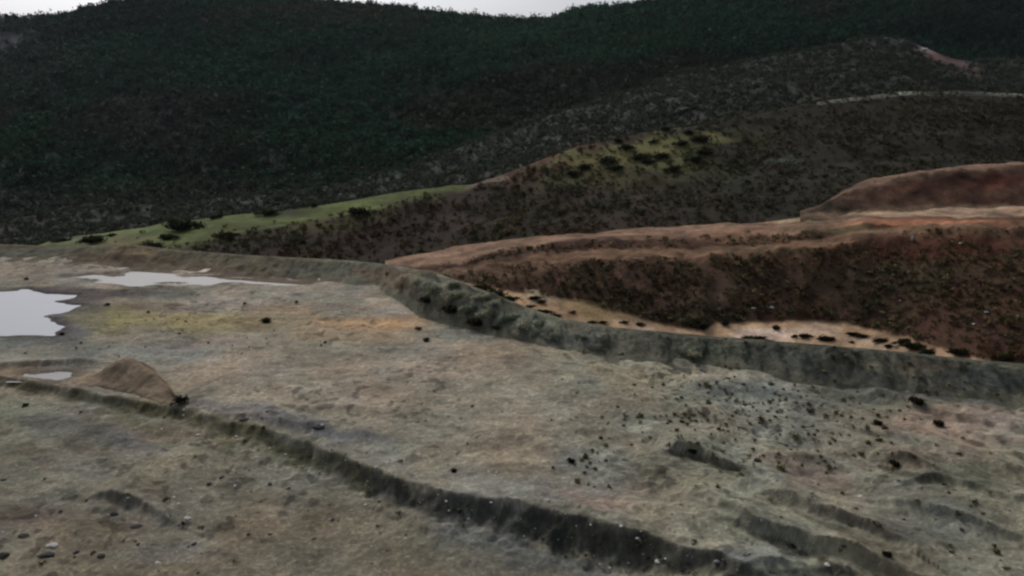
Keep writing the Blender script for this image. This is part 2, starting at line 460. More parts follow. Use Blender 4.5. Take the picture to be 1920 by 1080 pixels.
def scatter(l, n, dens, rng):
    """random points on a landform, kept with probability dens(px, py, X, Y)"""
    P = l.P
    a = P[:-1, 1:] - P[:-1, :-1]; b = P[1:, :-1] - P[:-1, :-1]
    ar = np.linalg.norm(np.cross(a, b), axis=-1)
    ar = ar * np.where((l.px[:-1, :-1] > -120) & (l.px[:-1, :-1] < 2040), 1.0, np.where((l.px[:-1, :-1] > -500) & (l.px[:-1, :-1] < 2420), .35, 0))
    p = (ar / ar.sum()).ravel()
    k = rng.choice(len(p), n, p=p)
    i, j = np.divmod(k, P.shape[1] - 1)
    u = rng.random(n)[:, None]; v = rng.random(n)[:, None]
    Q = (P[i, j] * (1 - u) + P[i, j + 1] * u) * (1 - v) + (P[i + 1, j] * (1 - u) + P[i + 1, j + 1] * u) * v
    px, py = project(Q[:, 0], Q[:, 1], Q[:, 2])
    keep = rng.random(n) < dens(px, py, Q[:, 0], Q[:, 1])
    return Q[keep], px[keep], py[keep]

def clumps(Q, R, Hh, C, nleaf, rng, leaf=.42, flat=0.0):
    """leaf sprays in uneven crowns: centres Q on the ground, radius R, height Hh, colour C"""
    n = len(Q)
    d = rng.normal(size=(n, nleaf, 3)); d /= np.linalg.norm(d, axis=2, keepdims=True)
    r = rng.random((n, nleaf, 1)) ** .45
    lob = 1 + .35 * np.sin(3 * np.arctan2(d[..., 1], d[..., 0]) + rng.random((n, 1)) * 6.3)[..., None]
    o = d * r * lob
    c = np.empty((n, nleaf, 3))
    c[..., 0] = Q[:, None, 0] + o[..., 0] * R[:, None]
    c[..., 1] = Q[:, None, 1] + o[..., 1] * R[:, None]
    c[..., 2] = Q[:, None, 2] + (o[..., 2] * .5 + .5) * Hh[:, None]
    s = (leaf * np.minimum(R, Hh))[:, None, None] * (0.6 + .8 * rng.random((n, nleaf, 1)))
    a = rng.normal(size=(n, nleaf, 3)); a /= np.linalg.norm(a, axis=2, keepdims=True)
    b = np.cross(a, rng.normal(size=(n, nleaf, 3))); b /= np.linalg.norm(b, axis=2, keepdims=True)
    V = np.stack([c - a * s - b * s * .45, c + a * s - b * s * .3, c + a * s * .3 + b * s * .8, c - a * s * .7 + b * s * .5], 2).reshape(-1, 3)
    F = np.arange(len(V)).reshape(-1, 4)
    cc = C[:, None, :] * (0.85 + .3 * rng.random((n, nleaf, 1)))
    CC = np.repeat(cc.reshape(-1, 3), 4, 0)
    nn = d * .8 + rng.normal(size=d.shape) * .25 + np.array([0, 0, .35])
    nn /= np.linalg.norm(nn, axis=2, keepdims=True)
    NN = np.repeat(nn.reshape(-1, 3), 4, 0)
    return V, F, CC, NN

# ---- embankment round the basin
ecols = np.concatenate([np.arange(-1100, -200, 12), np.arange(-200, 2150, 2.4), np.arange(2150, 3300, 12)])
def rows_emb():
    p = ecols
    by = np.interp(p, _eb[:, 0], _eb[:, 1]); ty = np.interp(p, _et[:, 0], _et[:, 1])
    Yb = emb_base_y(p); Yt = emb_top_y(p)
    X0, Y0, Z0 = at_height(p, by, 0.0)
    Xt, Yt, Zt = at_depth(p, ty, Yt)
    r0 = np.stack([X0 * .955, Y0 * .955, Z0 - .55], -1)
    r1 = np.stack([X0, Y0, Z0 + .02], -1)
    r2 = np.stack([Xt, Yt, Zt], -1)
    r3 = np.stack([Xt * 1.02, Yt * 1.02, Zt - .1], -1)
    r4 = np.stack([Xt * 1.12, Yt * 1.12, Zt * 0 - 5.0], -1)
    return [r0, r1, r2, r3, r4]
HEAPS = [(790, 545, 24, 20), (832, 552, 30, 26), (878, 575, 30, 27), (925, 592, 26, 22), (985, 612, 34, 27), (1030, 622, 24, 20), (760, 528, 22, 14), (1300, 655, 26, 16), (1120, 640, 26, 16)]
def build_emb():
    R = rows_emb(); cnt = [8, 34, 5, 10]; out = []; vv = []
    for k, n in enumerate(cnt):
        for j in range(n):
            t = j / n
            out.append(R[k] * (1 - t) + R[k + 1] * t); vv.append(k + t)
    out.append(R[-1]); vv.append(4)
    G = np.array(out); nr, nc = G.shape[:2]
    v = np.repeat(np.array(vv), nc)
    X = G[..., 0].ravel(); Y = G[..., 1].ravel(); Z = G[..., 2].ravel()
    px, py = project(X, Y, Z)
    face = sstep(.9, 1.25, v) * (1 - sstep(2.0, 2.6, v))
    crest = np.exp(-((v - 2) / .25) ** 2)
    # run-off grooves down the face and a ragged crest
    g = fbm(X / 1.3, (v - 1) * .6 + Y * .02, 4, 41)
    Z = Z + face * (.22 * g + .16 * fbm(X / 2.6, Y / 2.6, 4, 42) + .08 * fbm(X / .45, v * 6, 3, 50)) + crest * .16 * fbm(X / 1.6, X * 0, 4, 43)
    Y = Y + face * .35 * fbm(X / 1.7, (v - 1) * .8, 3, 44)
    for cx, cy, rx, ry in HEAPS:      # earth tipped over the crest in rounded heaps
        d = ((px - cx) / rx) ** 2 + ((py - cy) / ry) ** 2
        m = np.sqrt(np.clip(1 - d, 0, 1))
        m = m * np.clip(.75 + .5 * fbm(X / .9, Z / .7, 4, 49), .2, 1.3); Y = Y - .6 * m; Z = Z + .4 * m
    C = np.tile(alb(88, 86, 74), (len(X), 1))
    l = sstep(640, 560, px)[:, None]; C = C * (1 - l) + alb(78, 72, 58) * l
    r = sstep(1000, 1200, px)[:, None]; C = C * (1 - r) + alb(80, 80, 70) * r
    C = blobs(px, py, C, [
        (40, 472, 90, 10, (78, 78, 66), .9), (180, 485, 90, 12, (74, 64, 50), .8), (240, 470, 60, 10, (98, 84, 64), .8), (270, 490, 120, 10, (66, 52, 40), .9), (430, 507, 90, 10, (72, 60, 46), .8),
        (420, 488, 80, 8, (88, 82, 66), .8), (530, 505, 60, 14, (76, 74, 62), .8), (600, 512, 60, 14, (84, 85, 74), .8), (700, 515, 60, 14, (96, 84, 70), .9), (740, 530, 40, 20, (98, 86, 72), .9),
        (790, 520, 50, 14, (104, 98, 82), .9), (850, 545, 70, 22, (98, 97, 84), .8, .45), (930, 590, 80, 20, (94, 97, 86), .8, .45), (990, 612, 60, 24, (92, 96, 84), .8),
        (1080, 640, 60, 20, (82, 86, 82), .8), (1180, 650, 80, 18, (84, 82, 74), .8), (1330, 655, 60, 16, (80, 86, 72), .8), (1480, 670, 90, 20, (78, 80, 74), .9), (1620, 690, 90, 20, (84, 84, 72), .8), (1740, 690, 60, 14, (92, 84, 72), .8),
        (1860, 715, 90, 24, (72, 75, 72), .9), (1560, 705, 120, 14, (72, 75, 72), .8, .1)], 10, 61)
    C = C * np.clip(1 + .24 * fbm(X / 1.0, v * 2.2, 4, 45) + .18 * fbm(X / 4, Y / 4, 3, 46) + .2 * fbm(X / .35, v * 7, 2, 47), .3, 1.8)[:, None]
    dk = sstep(.3, .6, fbm(X / .5, v * 4.5, 3, 48)) * sstep(1000, 1150, px)
    C = C * (1 - .5 * dk)[:, None]
    tt = sstep(1.55, .95, v + .25 * fbm(X / 1.2, Y / 1.2, 3, 54))[:, None] * .8
    C = C * (1 - tt) + np.where((px > 640)[:, None], alb(98, 97, 84), alb(96, 86, 74)) * tt
    C = C * np.array([.94, .92, .85]) * (1 - .14 * sstep(1150, 1350, px))[:, None]
    me = mesh_np("embankment", np.stack([X, Y, Z], 1), grid_faces(nr, nc), np.clip(C, .004, .8))
    structure(link("embankment", me, M_BANK))
    return G
build_emb()

# ---- sunk sandy strip, red bank and terrace road beyond the embankment
def zrow(pts, dflt=None):
    return [(p[0], p[1], float(at_height(p[0], p[1], p[2])[1])) for p in pts]
def hump(X, Y, Z, px, py, v): return X, Y, Z
rc = np.concatenate([np.arange(722, 2050, 2.6), np.arange(2050, 3300, 12)])
foot = [(560, 511, 90.5), (700, 509, 88.6), (760, 512, 88.2), (800, 517, 87.6), (840, 523, 86.6), (900, 536, 85.8), (970, 548, 86.0), (1050, 560, 86), (1150, 582, 84), (1250, 608, 80.5)] + zrow([(1320, 622, -2.5), (1340, 606, -2.5), (1480, 602, -2.5), (1580, 605, -2.5), (1700, 632, -2.3), (1750, 652, -2.2), (1830, 674, -2), (1920, 690, -2), (3300, 760, -2)])
def py_of(Y, z):
    return float(project(np.array([0.0]), np.array([Y]), np.array([z]))[1][0])
strip_near = []
for _p, _y, _d in foot:
    _z = float(at_depth(_p, _y, _d)[2])
    _d2 = max(_d - 8, float(emb_top_y(np.array([_p]))[0]) + 2.0)
    strip_near.append((_p, py_of(_d2, min(_z - 1.2, -.6) if _d2 == _d - 8 else -3.5), _d2))
bank_top = [(560, 510, 92), (700, 508, 90), (760, 510, 89.5), (840, 511, 90), (900, 506, 92), (980, 493, 94), (1100, 486, 94.2), (1300, 481, 93.8), (1450, 473, 92.5), (1540, 463, 92), (1620, 448, 92), (1750, 432, 91), (1920, 424, 90), (3300, 380, 95)]
low_road = [(560, 508, 93), (700, 504, 91), (760, 506, 90.4), (840, 503, 91.5), (900, 492, 93.5), (980, 476, 97), (1100, 469, 97.6), (1300, 464, 97.3), (1450, 458, 96.5), (1540, 448, 95.5), (1620, 430, 95), (1750, 418, 93.5), (1920, 411, 93), (3300, 368, 98)]
up_edge = [(560, 506, 94), (700, 502, 92), (760, 504, 91), (840, 497, 92.6), (900, 482, 95), (980, 464, 100), (1100, 452, 101), (1300, 444, 102), (1450, 440, 99.5), (1540, 432, 98), (1620, 420, 96.5), (1750, 410, 95.5), (1920, 404, 95), (3300, 362, 100)]
up_back = [(560, 500, 96), (700, 495, 94), (760, 480, 97), (850, 463, 101), (1000, 445, 105), (1150, 432, 108), (1300, 422, 110), (1450, 416, 107.4), (1520, 402, 105), (1650, 394, 103), (1920, 386, 103), (3300, 345, 108)]
drop = [(p, y + 16, d + 7) for p, y, d in up_back]
def paint_red(px, py, X, Y, Z, v):
    n = len(px)
    yf = np.interp(px, [a[0] for a in foot], [a[1] for a in foot])
    yb = np.interp(px, [a[0] for a in bank_top], [a[1] for a in bank_top])
    yl = np.interp(px, [a[0] for a in low_road], [a[1] for a in low_road])
    yu = np.interp(px, [a[0] for a in up_edge], [a[1] for a in up_edge])
    j = 4 * fbm(X / 3, Y / 3, 4, 71) + 2.0 * fbm(X / .8, Y / .8, 3, 72)
    q = py + j
    C = np.tile(alb(152, 124, 96), (n, 1))
    t = sstep(yf + 2, yf - 3, py + .5 * j)[:, None]
    C = C * (1 - t) + alb(68, 49, 37) * t                        # bank face
    t = sstep(yb + 24, yb - 4, q + 1.5 * j)[:, None]; C = C * (1 - t) + alb(98, 75, 57) * t       # lower road
    t = sstep(yl + 2, yl - 3, q)[:, None]; C = C * (1 - t) + alb(60, 40, 29) * t        # red strip
    t = sstep(yu + 2, yu - 3, q)[:, None]; C = C * (1 - t) + alb(116, 91, 73) * t       # upper road
    C = blobs(px, py, C, [
        (1120, 585, 90, 16, (140, 118, 82), .8, .25), (1020, 556, 50, 8, (150, 132, 110), .8, .2), (1440, 625, 70, 14, (168, 146, 130), .9), (1530, 620, 60, 14, (176, 150, 128), .9), (1640, 640, 70, 10, (150, 128, 108), .8, .2), (1200, 610, 50, 8, (158, 134, 112), .8, .2),
        (1340, 545, 60, 26, (88, 70, 56), .8, -.35), (1240, 520, 120, 20, (62, 44, 34), .8), (1040, 510, 110, 16, (80, 58, 44), .7), (930, 515, 60, 14, (84, 64, 48), .8), (1300, 590, 140, 22, (46, 38, 28), .7), (1700, 520, 220, 30, (62, 50, 37), .6),
        (1750, 460, 180, 20, (66, 38, 28), .85), (1600, 470, 60, 12, (60, 42, 28), .7), (1800, 620, 120, 40, (66, 46, 38), .7), (1740, 610, 60, 20, (70, 48, 38), .7), (1650, 540, 200, 50, (50, 42, 31), .5),
        (1100, 440, 200, 10, (110, 84, 66), .5), (1400, 440, 120, 14, (108, 80, 60), .5), (1560, 430, 80, 10, (96, 82, 60), .7), (1520, 410, 60, 8, (104, 92, 70), .7), (1700, 402, 240, 6, (128, 108, 88), .8), (1780, 414, 160, 6, (120, 82, 62), .8), (1480, 470, 70, 8, (86, 70, 50), .8),
        (1620, 398, 160, 4, (146, 124, 102), .9), (1490, 412, 90, 4, (136, 116, 94), .9), (1820, 392, 130, 4, (142, 120, 100), .9), (1720, 420, 170, 4, (136, 90, 66), .8), (1700, 410, 160, 3, (84, 60, 46), .8), (900, 476, 90, 4, (128, 100, 80), .7, -.15), (1100, 461, 160, 4, (66, 44, 33), .7, -.04)], 10, 75)
    C = C * np.clip(1 + .28 * fbm(X / 1.4, Y / 1.4, 4, 73) + .22 * fbm(X / 6, Y / 6, 3, 74), .3, 1.7)[:, None]
    sk = fbm(X / 9, (py - yu) / 5.0, 4, 77)[:, None] * sstep(yb + 6, yb - 2, py)[:, None]
    return C * (1 + .28 * sk) * np.array([.95, .96, .93])
RED = loft("red_bank", [strip_near, foot, bank_top, low_road, up_edge, up_back, drop], [12, 46, 10, 12, 16, 8], rc, [.15, .12, .55, .25, .3, .2, .1], 3.2, 70, M_RED, paint_red)

# ---- second orange terrace at the right
rc2 = np.concatenate([np.arange(1500, 2050, 3), np.arange(2050, 3200, 14)])
t_foot = [(1500, 406, 104), (1540, 400, 104), (1650, 392, 103.5), (1920, 384, 103), (3200, 346, 108)]
t_top = [(1500, 398, 106), (1540, 388, 106), (1580, 362, 108), (1625, 343, 110), (1720, 327, 111), (1800, 318, 111), (1920, 309, 112), (3200, 240, 118)]
t_back = [(1500, 396, 112), (1540, 385, 112), (1580, 356, 114), (1625, 338, 117), (1720, 320, 119), (1800, 312, 119), (1920, 303, 120), (3200, 230, 126)]
t_drop = [(p, y + 22, d + 10) for p, y, d in t_back]
def paint_t2(px, py, X, Y, Z, v):
    yt = np.interp(px, [a[0] for a in t_top], [a[1] for a in t_top])
    C = np.tile(alb(72, 50, 39), (len(px), 1))
    t = sstep(yt + 12, yt + 2, py + 2 * fbm(X / 2, Y / 2, 3, 81))[:, None]
    C = C * (1 - t) + alb(102, 80, 64) * t
    t = sstep(1640, 1540, px + 25 * fbm(X / 2, Y / 2, 3, 86))[:, None] * .85
    C = C * (1 - t) + alb(52, 42, 33) * t
    C = blobs(px, py, C, [(1620, 372, 60, 14, (80, 58, 46), .8), (1780, 350, 120, 12, (84, 54, 42), .8), (1860, 376, 90, 8, (66, 42, 34), .8), (1880, 340, 60, 10, (78, 42, 32), .8)], 10, 82)
    yf = np.interp(px, [a[0] for a in t_foot], [a[1] for a in t_foot])
    t = sstep(yf - 6, yf + 1, py + 2 * fbm(X / 2, Y / 2, 3, 87))[:, None]
    C = C * (1 - t) + alb(104, 84, 66) * t
    return C * np.clip(1 + .35 * fbm(X / 1.6, Z / .7, 4, 83) + .25 * fbm(X / 6, Y / 6, 3, 84), .3, 1.7)[:, None] * np.array([.93, .95, .93])
t_under = [(p, py_of(d - 4.5, float(at_depth(p, y, d)[2]) - 1.7), d - 4.5) for p, y, d in t_foot]
TER = loft("terrace", [t_under, t_foot, t_top, t_back, t_drop], [6, 22, 8, 6], rc2, [.1, .2, .4, .25, .1], 2.4, 80, M_RED, paint_t2)

# ---- scrubby ridge with the green crest
rr = np.concatenate([np.arange(-1200, -200, 16), np.arange(-200, 2120, 4), np.arange(2120, 3300, 16)])
ridge_crest = [(-1200, 470, 150), (-300, 466, 150), (60, 462, 148), (100, 450, 149), (150, 440, 150), (270, 426, 151), (320, 416, 152), (450, 404, 154), (560, 393, 157), (640, 379, 160), (740, 361, 164), (850, 347, 168), (885, 346, 170), (960, 320, 175), (1080, 277, 182), (1190, 251, 187), (1280, 238, 190), (1330, 234, 193), (1420, 216, 200), (1500, 196, 206), (1600, 181, 212), (1700, 173, 216), (1800, 171, 218), (1920, 179, 218), (2400, 215, 218), (3300, 260, 220)]
_rcx = np.array(ridge_crest)
ridge_foot = [(-1200, 490, 116), (-300, 487, 118), (0, 484, 120), (300, 484, 122), (700, 512, 124), (900, 478, 126), (1000, 462, 128), (1300, 438, 128), (1500, 425, 128), (1920, 395, 128), (3300, 340, 128)]
def mid(a, b, t, cols=np.linspace(-1200, 3300, 46), bow=0):
    a = np.array(a); b = np.array(b)
    f = lambda A, k: np.interp(cols, A[:, 0], A[:, k])
    return [(c, y + bow, d) for c, y, d in zip(cols, f(a, 1) * (1 - t) + f(b, 1) * t, f(a, 2) * (1 - t) + f(b, 2) * t)]
ridge_mid = mid(ridge_foot, ridge_crest, .5)
ridge_drop = [(p, y + 14, d + 25) for p, y, d in ridge_crest]
def paint_ridge(px, py, X, Y, Z, v):
    yc = np.interp(px, _rcx[:, 0], _rcx[:, 1])
    C = np.tile(alb(39, 31, 24), (len(px), 1))
    r = sstep(1150, 1400, px)[:, None]; C = C * (1 - r) + alb(37, 34, 27) * r
    g = sstep(760, 700, px) * sstep(60, 110, px)
    w = np.interp(px, [0, 100, 250, 350, 450, 560, 650, 760, 870], [44, 38, 48, 50, 40, 32, 30, 28, 12])
    t = (sstep(yc + w + 6, yc + w - 6, py + 7 * fbm(X / 9, Y / 9, 4, 91)) * sstep(890, 860, px))[:, None]
    C = C * (1 - t) + alb(74, 82, 48) * t
    C = blobs(px, py, C, [
        (130, 450, 60, 10, (74, 76, 62), .9), (240, 455, 60, 14, (78, 72, 52), .7), (520, 402, 60, 10, (60, 60, 42), .8), (700, 384, 90, 10, (74, 80, 42), .7, -.15),
        (420, 440, 50, 10, (68, 66, 36), .8, -.2), (560, 425, 90, 10, (58, 52, 32), .7, -.2), (760, 380, 70, 10, (58, 58, 32), .8, -.2),
        (920, 335, 70, 9, (92, 82, 76), .9, -.42), (1010, 305, 90, 8, (84, 68, 58), .8, -.38), (1040, 300, 110, 12, (64, 42, 34), .6, -.35), (960, 325, 40, 6, (96, 84, 74), .9, -.42),
        (1180, 318, 190, 34, (62, 60, 38), .65, -.1), (640, 425, 120, 12, (56, 56, 32), .6, -.2), (1340, 320, 90, 24, (52, 54, 36), .6), (1120, 290, 110, 14, (82, 78, 52), .85, -.25), (1210, 280, 115, 18, (88, 86, 56), .9, -.15), (1285, 262, 75, 20, (82, 80, 52), .85), (1150, 300, 60, 10, (76, 72, 46), .7), (1250, 305, 80, 14, (72, 72, 46), .8), (1310, 290, 30, 24, (68, 70, 42), .7), (1270, 243, 70, 6, (78, 76, 68), .8, -.1),
        (1000, 330, 90, 12, (60, 42, 34), .8, -.3), (870, 400, 140, 30, (42, 30, 24), .7), (620, 455, 160, 20, (34, 26, 20), .7), (1000, 400, 200, 30, (38, 32, 25), .6),
        (1480, 300, 60, 6, (66, 72, 66), .7), (1560, 230, 140, 20, (46, 38, 29), .6), (1750, 250, 150, 40, (42, 38, 30), .6), (1400, 250, 60, 20, (48, 48, 28), .6), (1400, 340, 120, 20, (40, 42, 32), .6), (1850, 230, 60, 30, (46, 36, 30), .6)], 14, 92)
    C = C * np.array([1.04, 1.0, .86])
    C = C * np.clip(1 + .25 * fbm(X / 5, Y / 5, 4, 93) + .2 * fbm(X / 14, Y / 14, 3, 94), .4, 1.8)[:, None]
    return C
RIDGE = loft("hillside", [ridge_foot, ridge_mid, ridge_crest, ridge_drop], [44, 60, 6], rr, [.3, 1.3, .35, .2], 14, 90, M_HILL, paint_ridge)

# ---- dirt track along the ridge top
def build_track():
    P = RIDGE.P[99:106]; px = RIDGE.px[104]
    k = np.where((px > 1530) & (px < 2300))[0]
    V = P[:, k].copy(); V[..., 2] += .12
    V[0, :, 2] -= .5; V[-1, :, 2] -= .5
    nr, nc = V.shape[:2]
    X = V[..., 0].ravel(); Y = V[..., 1].ravel()
    C = alb(100, 98, 87)[None, :] * np.clip(.75 + .6 * fbm(X / 7, Y / 9, 3, 98), .3, 1.4)[:, None]
    structure(link("dirt_track", mesh_np("dirt_track", V.reshape(-1, 3), grid_faces(nr, nc), C), M_HILL))
build_track()

# ---- two grey-green middle ridges
ma_crest = [(-1200, 452, 240), (-300, 430, 240), (0, 412, 240), (200, 392, 242), (400, 372, 245), (600, 365, 250), (750, 345, 256), (850, 326, 262), (960, 298, 268), (1100, 250, 275), (1280, 203, 282), (1400, 166, 288), (1500, 146, 292), (1600, 129, 296), (1700, 123, 298), (1800, 135, 298), (1920, 150, 296), (2400, 190, 290), (3300, 230, 290)]
ma_foot = [(p, y + 75, d - 70) for p, y, d in ma_crest]
ma_drop = [(p, y + 16, d + 30) for p, y, d in ma_crest]
def paint_mid(base, seed, extra):
    def f(px, py, X, Y, Z, v):
        C = np.tile(alb(*base), (len(px), 1))
        C = blobs(px, py, C, extra, 12, seed)
        return C * np.clip(1 + .15 * fbm(X / 9, Y / 9, 4, seed + 1) + .2 * fbm(X / 30, Y / 30, 3, seed + 2), .4, 1.8)[:, None]
    return f
SCAR = [(1680, 76, 70, 9, (76, 74, 66), .9, .1), (1738, 97, 20, 12, (120, 114, 108), .95), (1772, 114, 52, 14, (98, 72, 66), .95, .42), (1790, 108, 36, 10, (66, 46, 44), .9, .3), (1760, 122, 40, 10, (66, 50, 46), .8, .3), (1840, 120, 60, 12, (56, 54, 52), .7), (1650, 74, 60, 6, (62, 62, 58), .7)]
MIDA = loft("near_ridge", [ma_foot, mid(ma_foot, ma_crest, .5), ma_crest, ma_drop], [24, 34, 5], rr[::2], [.5, 1.6, .6, .3], 22, 100, M_HILL, paint_mid((42, 42, 35), 101, SCAR))
mb_crest = [(-1200, 440, 330), (-300, 415, 330), (0, 385, 330), (200, 360, 332), (400, 350, 335), (600, 338, 340), (700, 322, 344), (840, 288, 350), (920, 257, 354), (1060, 205, 360), (1200, 167, 366), (1280, 136, 370), (1400, 115, 376), (1500, 98, 380), (1560, 86, 383), (1650, 70, 386), (1690, 72, 388), (1730, 88, 389), (1790, 112, 390), (1830, 118, 390), (1920, 112, 392), (2400, 90, 400), (3300, 60, 410)]
mb_foot = [(p, y + 70, d - 95) for p, y, d in mb_crest]
mb_drop = [(p, y + 16, d + 40) for p, y, d in mb_crest]
MIDB = loft("middle_ridge", [mb_foot, mid(mb_foot, mb_crest, .5), mb_crest, mb_drop], [24, 34, 5], rr[::2], [.5, 2.2, .7, .3], 30, 110, M_HILL, paint_mid((41, 42, 36), 111, SCAR))

# ---- far wooded hill
sky_line = [(-1200, 60, 700), (-500, 44, 700), (0, 36, 700), (40, 36, 700), (120, 36, 702), (150, 26, 704), (200, 15, 706), (230, 9, 708), (300, 5, 710), (400, 4, 712), (500, 2, 714), (560, 4, 715), (620, 10, 716), (680, 15, 718), (760, 18, 722), (800, 28, 724), (880, 36, 728), (1000, 42, 732), (1032, 43, 735), (1060, 31, 690), (1100, 21, 680), (1150, 20, 676), (1200, 12, 672), (1260, 4, 668), (1300, -4, 666), (1500, -26, 660), (1920, -40, 660), (2400, -40, 660), (3300, -10, 660)]
h_foot = [(-1200, 480, 250), (0, 470, 255), (400, 440, 262), (700, 430, 270), (900, 380, 300), (1100, 300, 340), (1300, 220, 390), (1600, 150, 420), (1920, 170, 430), (3300, 170, 430)]
h_low = [(-1200, 380, 330), (0, 350, 340), (400, 330, 350), (700, 300, 370), (900, 262, 390), (1100, 200, 420), (1300, 140, 450), (1600, 95, 470), (1920, 120, 480), (3300, 120, 480)]
h_mid = [(-1200, 220, 480), (0, 190, 490), (300, 190, 480), (600, 165, 500), (900, 135, 530), (1100, 100, 540), (1300, 60, 550), (1600, 30, 560), (1920, 35, 565), (3300, 50, 565)]
h_drop = [(p, y + 14, d + 60) for p, y, d in sky_line]
def paint_hill(px, py, X, Y, Z, v):
    C = np.tile(alb(26, 31, 27), (len(px), 1))
    C = blobs(px, py, C, [(60, 110, 120, 60, (44, 44, 46), .8), (40, 60, 160, 24, (40, 42, 46), .7)], 20, 121)  # upper left greyed: distant haze painted into the hill colour
    return C * np.clip(1 + .3 * fbm(X / 25, Y / 25, 4, 122), .4, 1.8)[:, None]
HILL = loft("wooded_hill", [h_foot, h_low, h_mid, sky_line, h_drop], [24, 44, 50, 4], rr[::2], [.5, 3.5, 5.0, .4, .3], 60, 120, M_HILL, paint_hill)

# ---- low land under and round everything
def terrain():
    n = 60
    x = np.linspace(-1450, 1450, n); X, Y = np.meshgrid(x, x * .45 + 610)
    Z = -75 + 4 * fbm(X / 300, Y / 300, 3, 130)
    C = np.tile(alb(40, 38, 30), (n * n, 1))
    structure(link("terrain", mesh_np("terrain", np.stack([X.ravel(), Y.ravel(), Z.ravel()], 1), grid_faces(n, n), C), M_HILL))
terrain()

# ------------------------------------------------------------------ water
def water_mat(name, c, rough):
    m = bpy.data.materials.new(name); m.use_nodes = True
    nt = m.node_tree; N = nt.nodes; L = nt.links
    b = N["Principled BSDF"]
    b.inputs["Base Color"].default_value = (*c, 1); b.inputs["Roughness"].default_value = rough
    b.inputs["IOR"].default_value = 1.33; b.inputs["Specular IOR Level"].default_value = .6
    g = N.new("ShaderNodeNewGeometry"); n = N.new("ShaderNodeTexNoise"); n.inputs["Scale"].default_value = 1.6; n.inputs["Detail"].default_value = 3
    bp = N.new("ShaderNodeBump"); bp.inputs["Strength"].default_value = .03; bp.inputs["Distance"].default_value = .05
    L.new(g.outputs["Position"], n.inputs["Vector"]); L.new(n.outputs["Fac"], bp.inputs["Height"]); L.new(bp.outputs["Normal"], b.inputs["Normal"])
    return m
def sheet(name, P, z, mg, mat):
    x0, y0 = P.min(0) - mg; x1, y1 = P.max(0) + mg
    n = 40
    X, Y = np.meshgrid(np.linspace(x0, x1, n), np.linspace(y0, y1, n))
    me = mesh_np(name, np.stack([X.ravel(), Y.ravel(), np.full(n * n, z)], 1), grid_faces(n, n))
    return structure(link(name, me, mat))
sheet("pond_water", POND, -.13, .6, water_mat("milky_water", (.335, .33, .325), .08))
sheet("puddle_water", PUDDLE, -.19, .5, water_mat("silty_water", (.23, .21, .18), .5))
sheet("pool_water", POOL, -.13, .4, water_mat("silty_pool", (.20, .18, .16), .5))

exec_order = None
# ------------------------------------------------------------------ plants in masses (nobody could count them)
def mass(name, V, F, C, NN):
    return stuff(link(name, mesh_np(name, V, F, np.clip(C, .002, .6), NRM=NN), M_LEAF))

def mixcol(n, cols, rng, X, Y, s, seed, jit=.3):
    """several plant colours, in drifts"""
    k = fbm(X / s, Y / s, 3, seed) * .9 + rng.normal(size=n) * jit
    k = (np.clip(k * .5 + .5, 0, .9999) * len(cols)).astype(int)
    return np.array([alb(*c) for c in cols])[k]

def forest():
    rng = np.random.default_rng(3)
    def dens(px, py, X, Y):
        gap = fbm(X / 70, Y / 70, 3, 140)
        return np.clip(.9 - .45 * sstep(.45, 1.0, gap) - .5 * sstep(190, 40, px) * sstep(170, 60, py), .1, 1)
    Q, px, py = scatter(HILL, 40000, dens, rng)
    far = sstep(300, 680, Q[:, 1])
    n = len(Q)
    R = (1.6 + 1.7 * rng.random(n) ** 2) * (1 + .25 * far); H = R * (1.5 + .9 * rng.random(n))
    C = mixcol(n, [(30, 33, 25), (21, 36, 24), (24, 42, 31), (22, 38, 27), (36, 36, 28)], rng, Q[:, 0], Q[:, 1], 110, 141, .12)
    C = C * (1 + .35 * fbm(Q[:, 0] / 160, Q[:, 1] / 110, 3, 142))[:, None] * np.array([.95, 1.12, .98])
    gr = np.clip(.75 * sstep(330, 400, py) + .8 * np.exp(-((px - 20) / 120) ** 2 - ((py - 110) / 70) ** 2) + .85 * np.exp(-((px - 300) / 90) ** 2 - ((py - 230) / 60) ** 2), 0, .8)[:, None]
    C = C * (1 - gr) + alb(46, 47, 42) * gr
    C = C * (.92 + .2 * rng.random((n, 1)) ** 2)
    mass("forest", *clumps(Q, R, H, C * 1.45, 38, rng, .25))
forest()

def ridge_brush():
    rng = np.random.default_rng(4)
    parts = []
    for L_, n0, cols, sz, seed in ((MIDA, 16000, [(46, 50, 38), (42, 47, 38), (48, 47, 38), (40, 44, 34)], .9, 150), (MIDB, 16000, [(44, 49, 38), (40, 47, 38), (47, 47, 38), (38, 43, 33)], 1.2, 160)):
        bare = lambda px, py, X, Y: np.clip(.8 - 1.1 * np.exp(-((px - 1768) / 66) ** 2 - ((py - 106 - .42 * (px - 1768)) / 22) ** 2), 0, 1)
        Q, px, py = scatter(L_, n0, bare, rng)
        n = len(Q)
        R = sz * (.7 + .9 * rng.random(n) ** 2); H = R * (1.0 + .7 * rng.random(n))
        C = mixcol(n, cols, rng, Q[:, 0], Q[:, 1], 30, seed) * (.85 + .3 * rng.random((n, 1)))
        parts.append(clumps(Q, R, H, C * 1.45, 26, rng, .26))
    off = 0; Vs = []; Fs = []; Cs = []; Ns = []
    for V, F, C, NN in parts:
        Vs.append(V); Fs.append(F + off); Cs.append(C); Ns.append(NN); off += len(V)
    mass("undergrowth", np.vstack(Vs), np.vstack(Fs), np.vstack(Cs), np.vstack(Ns))
ridge_brush()

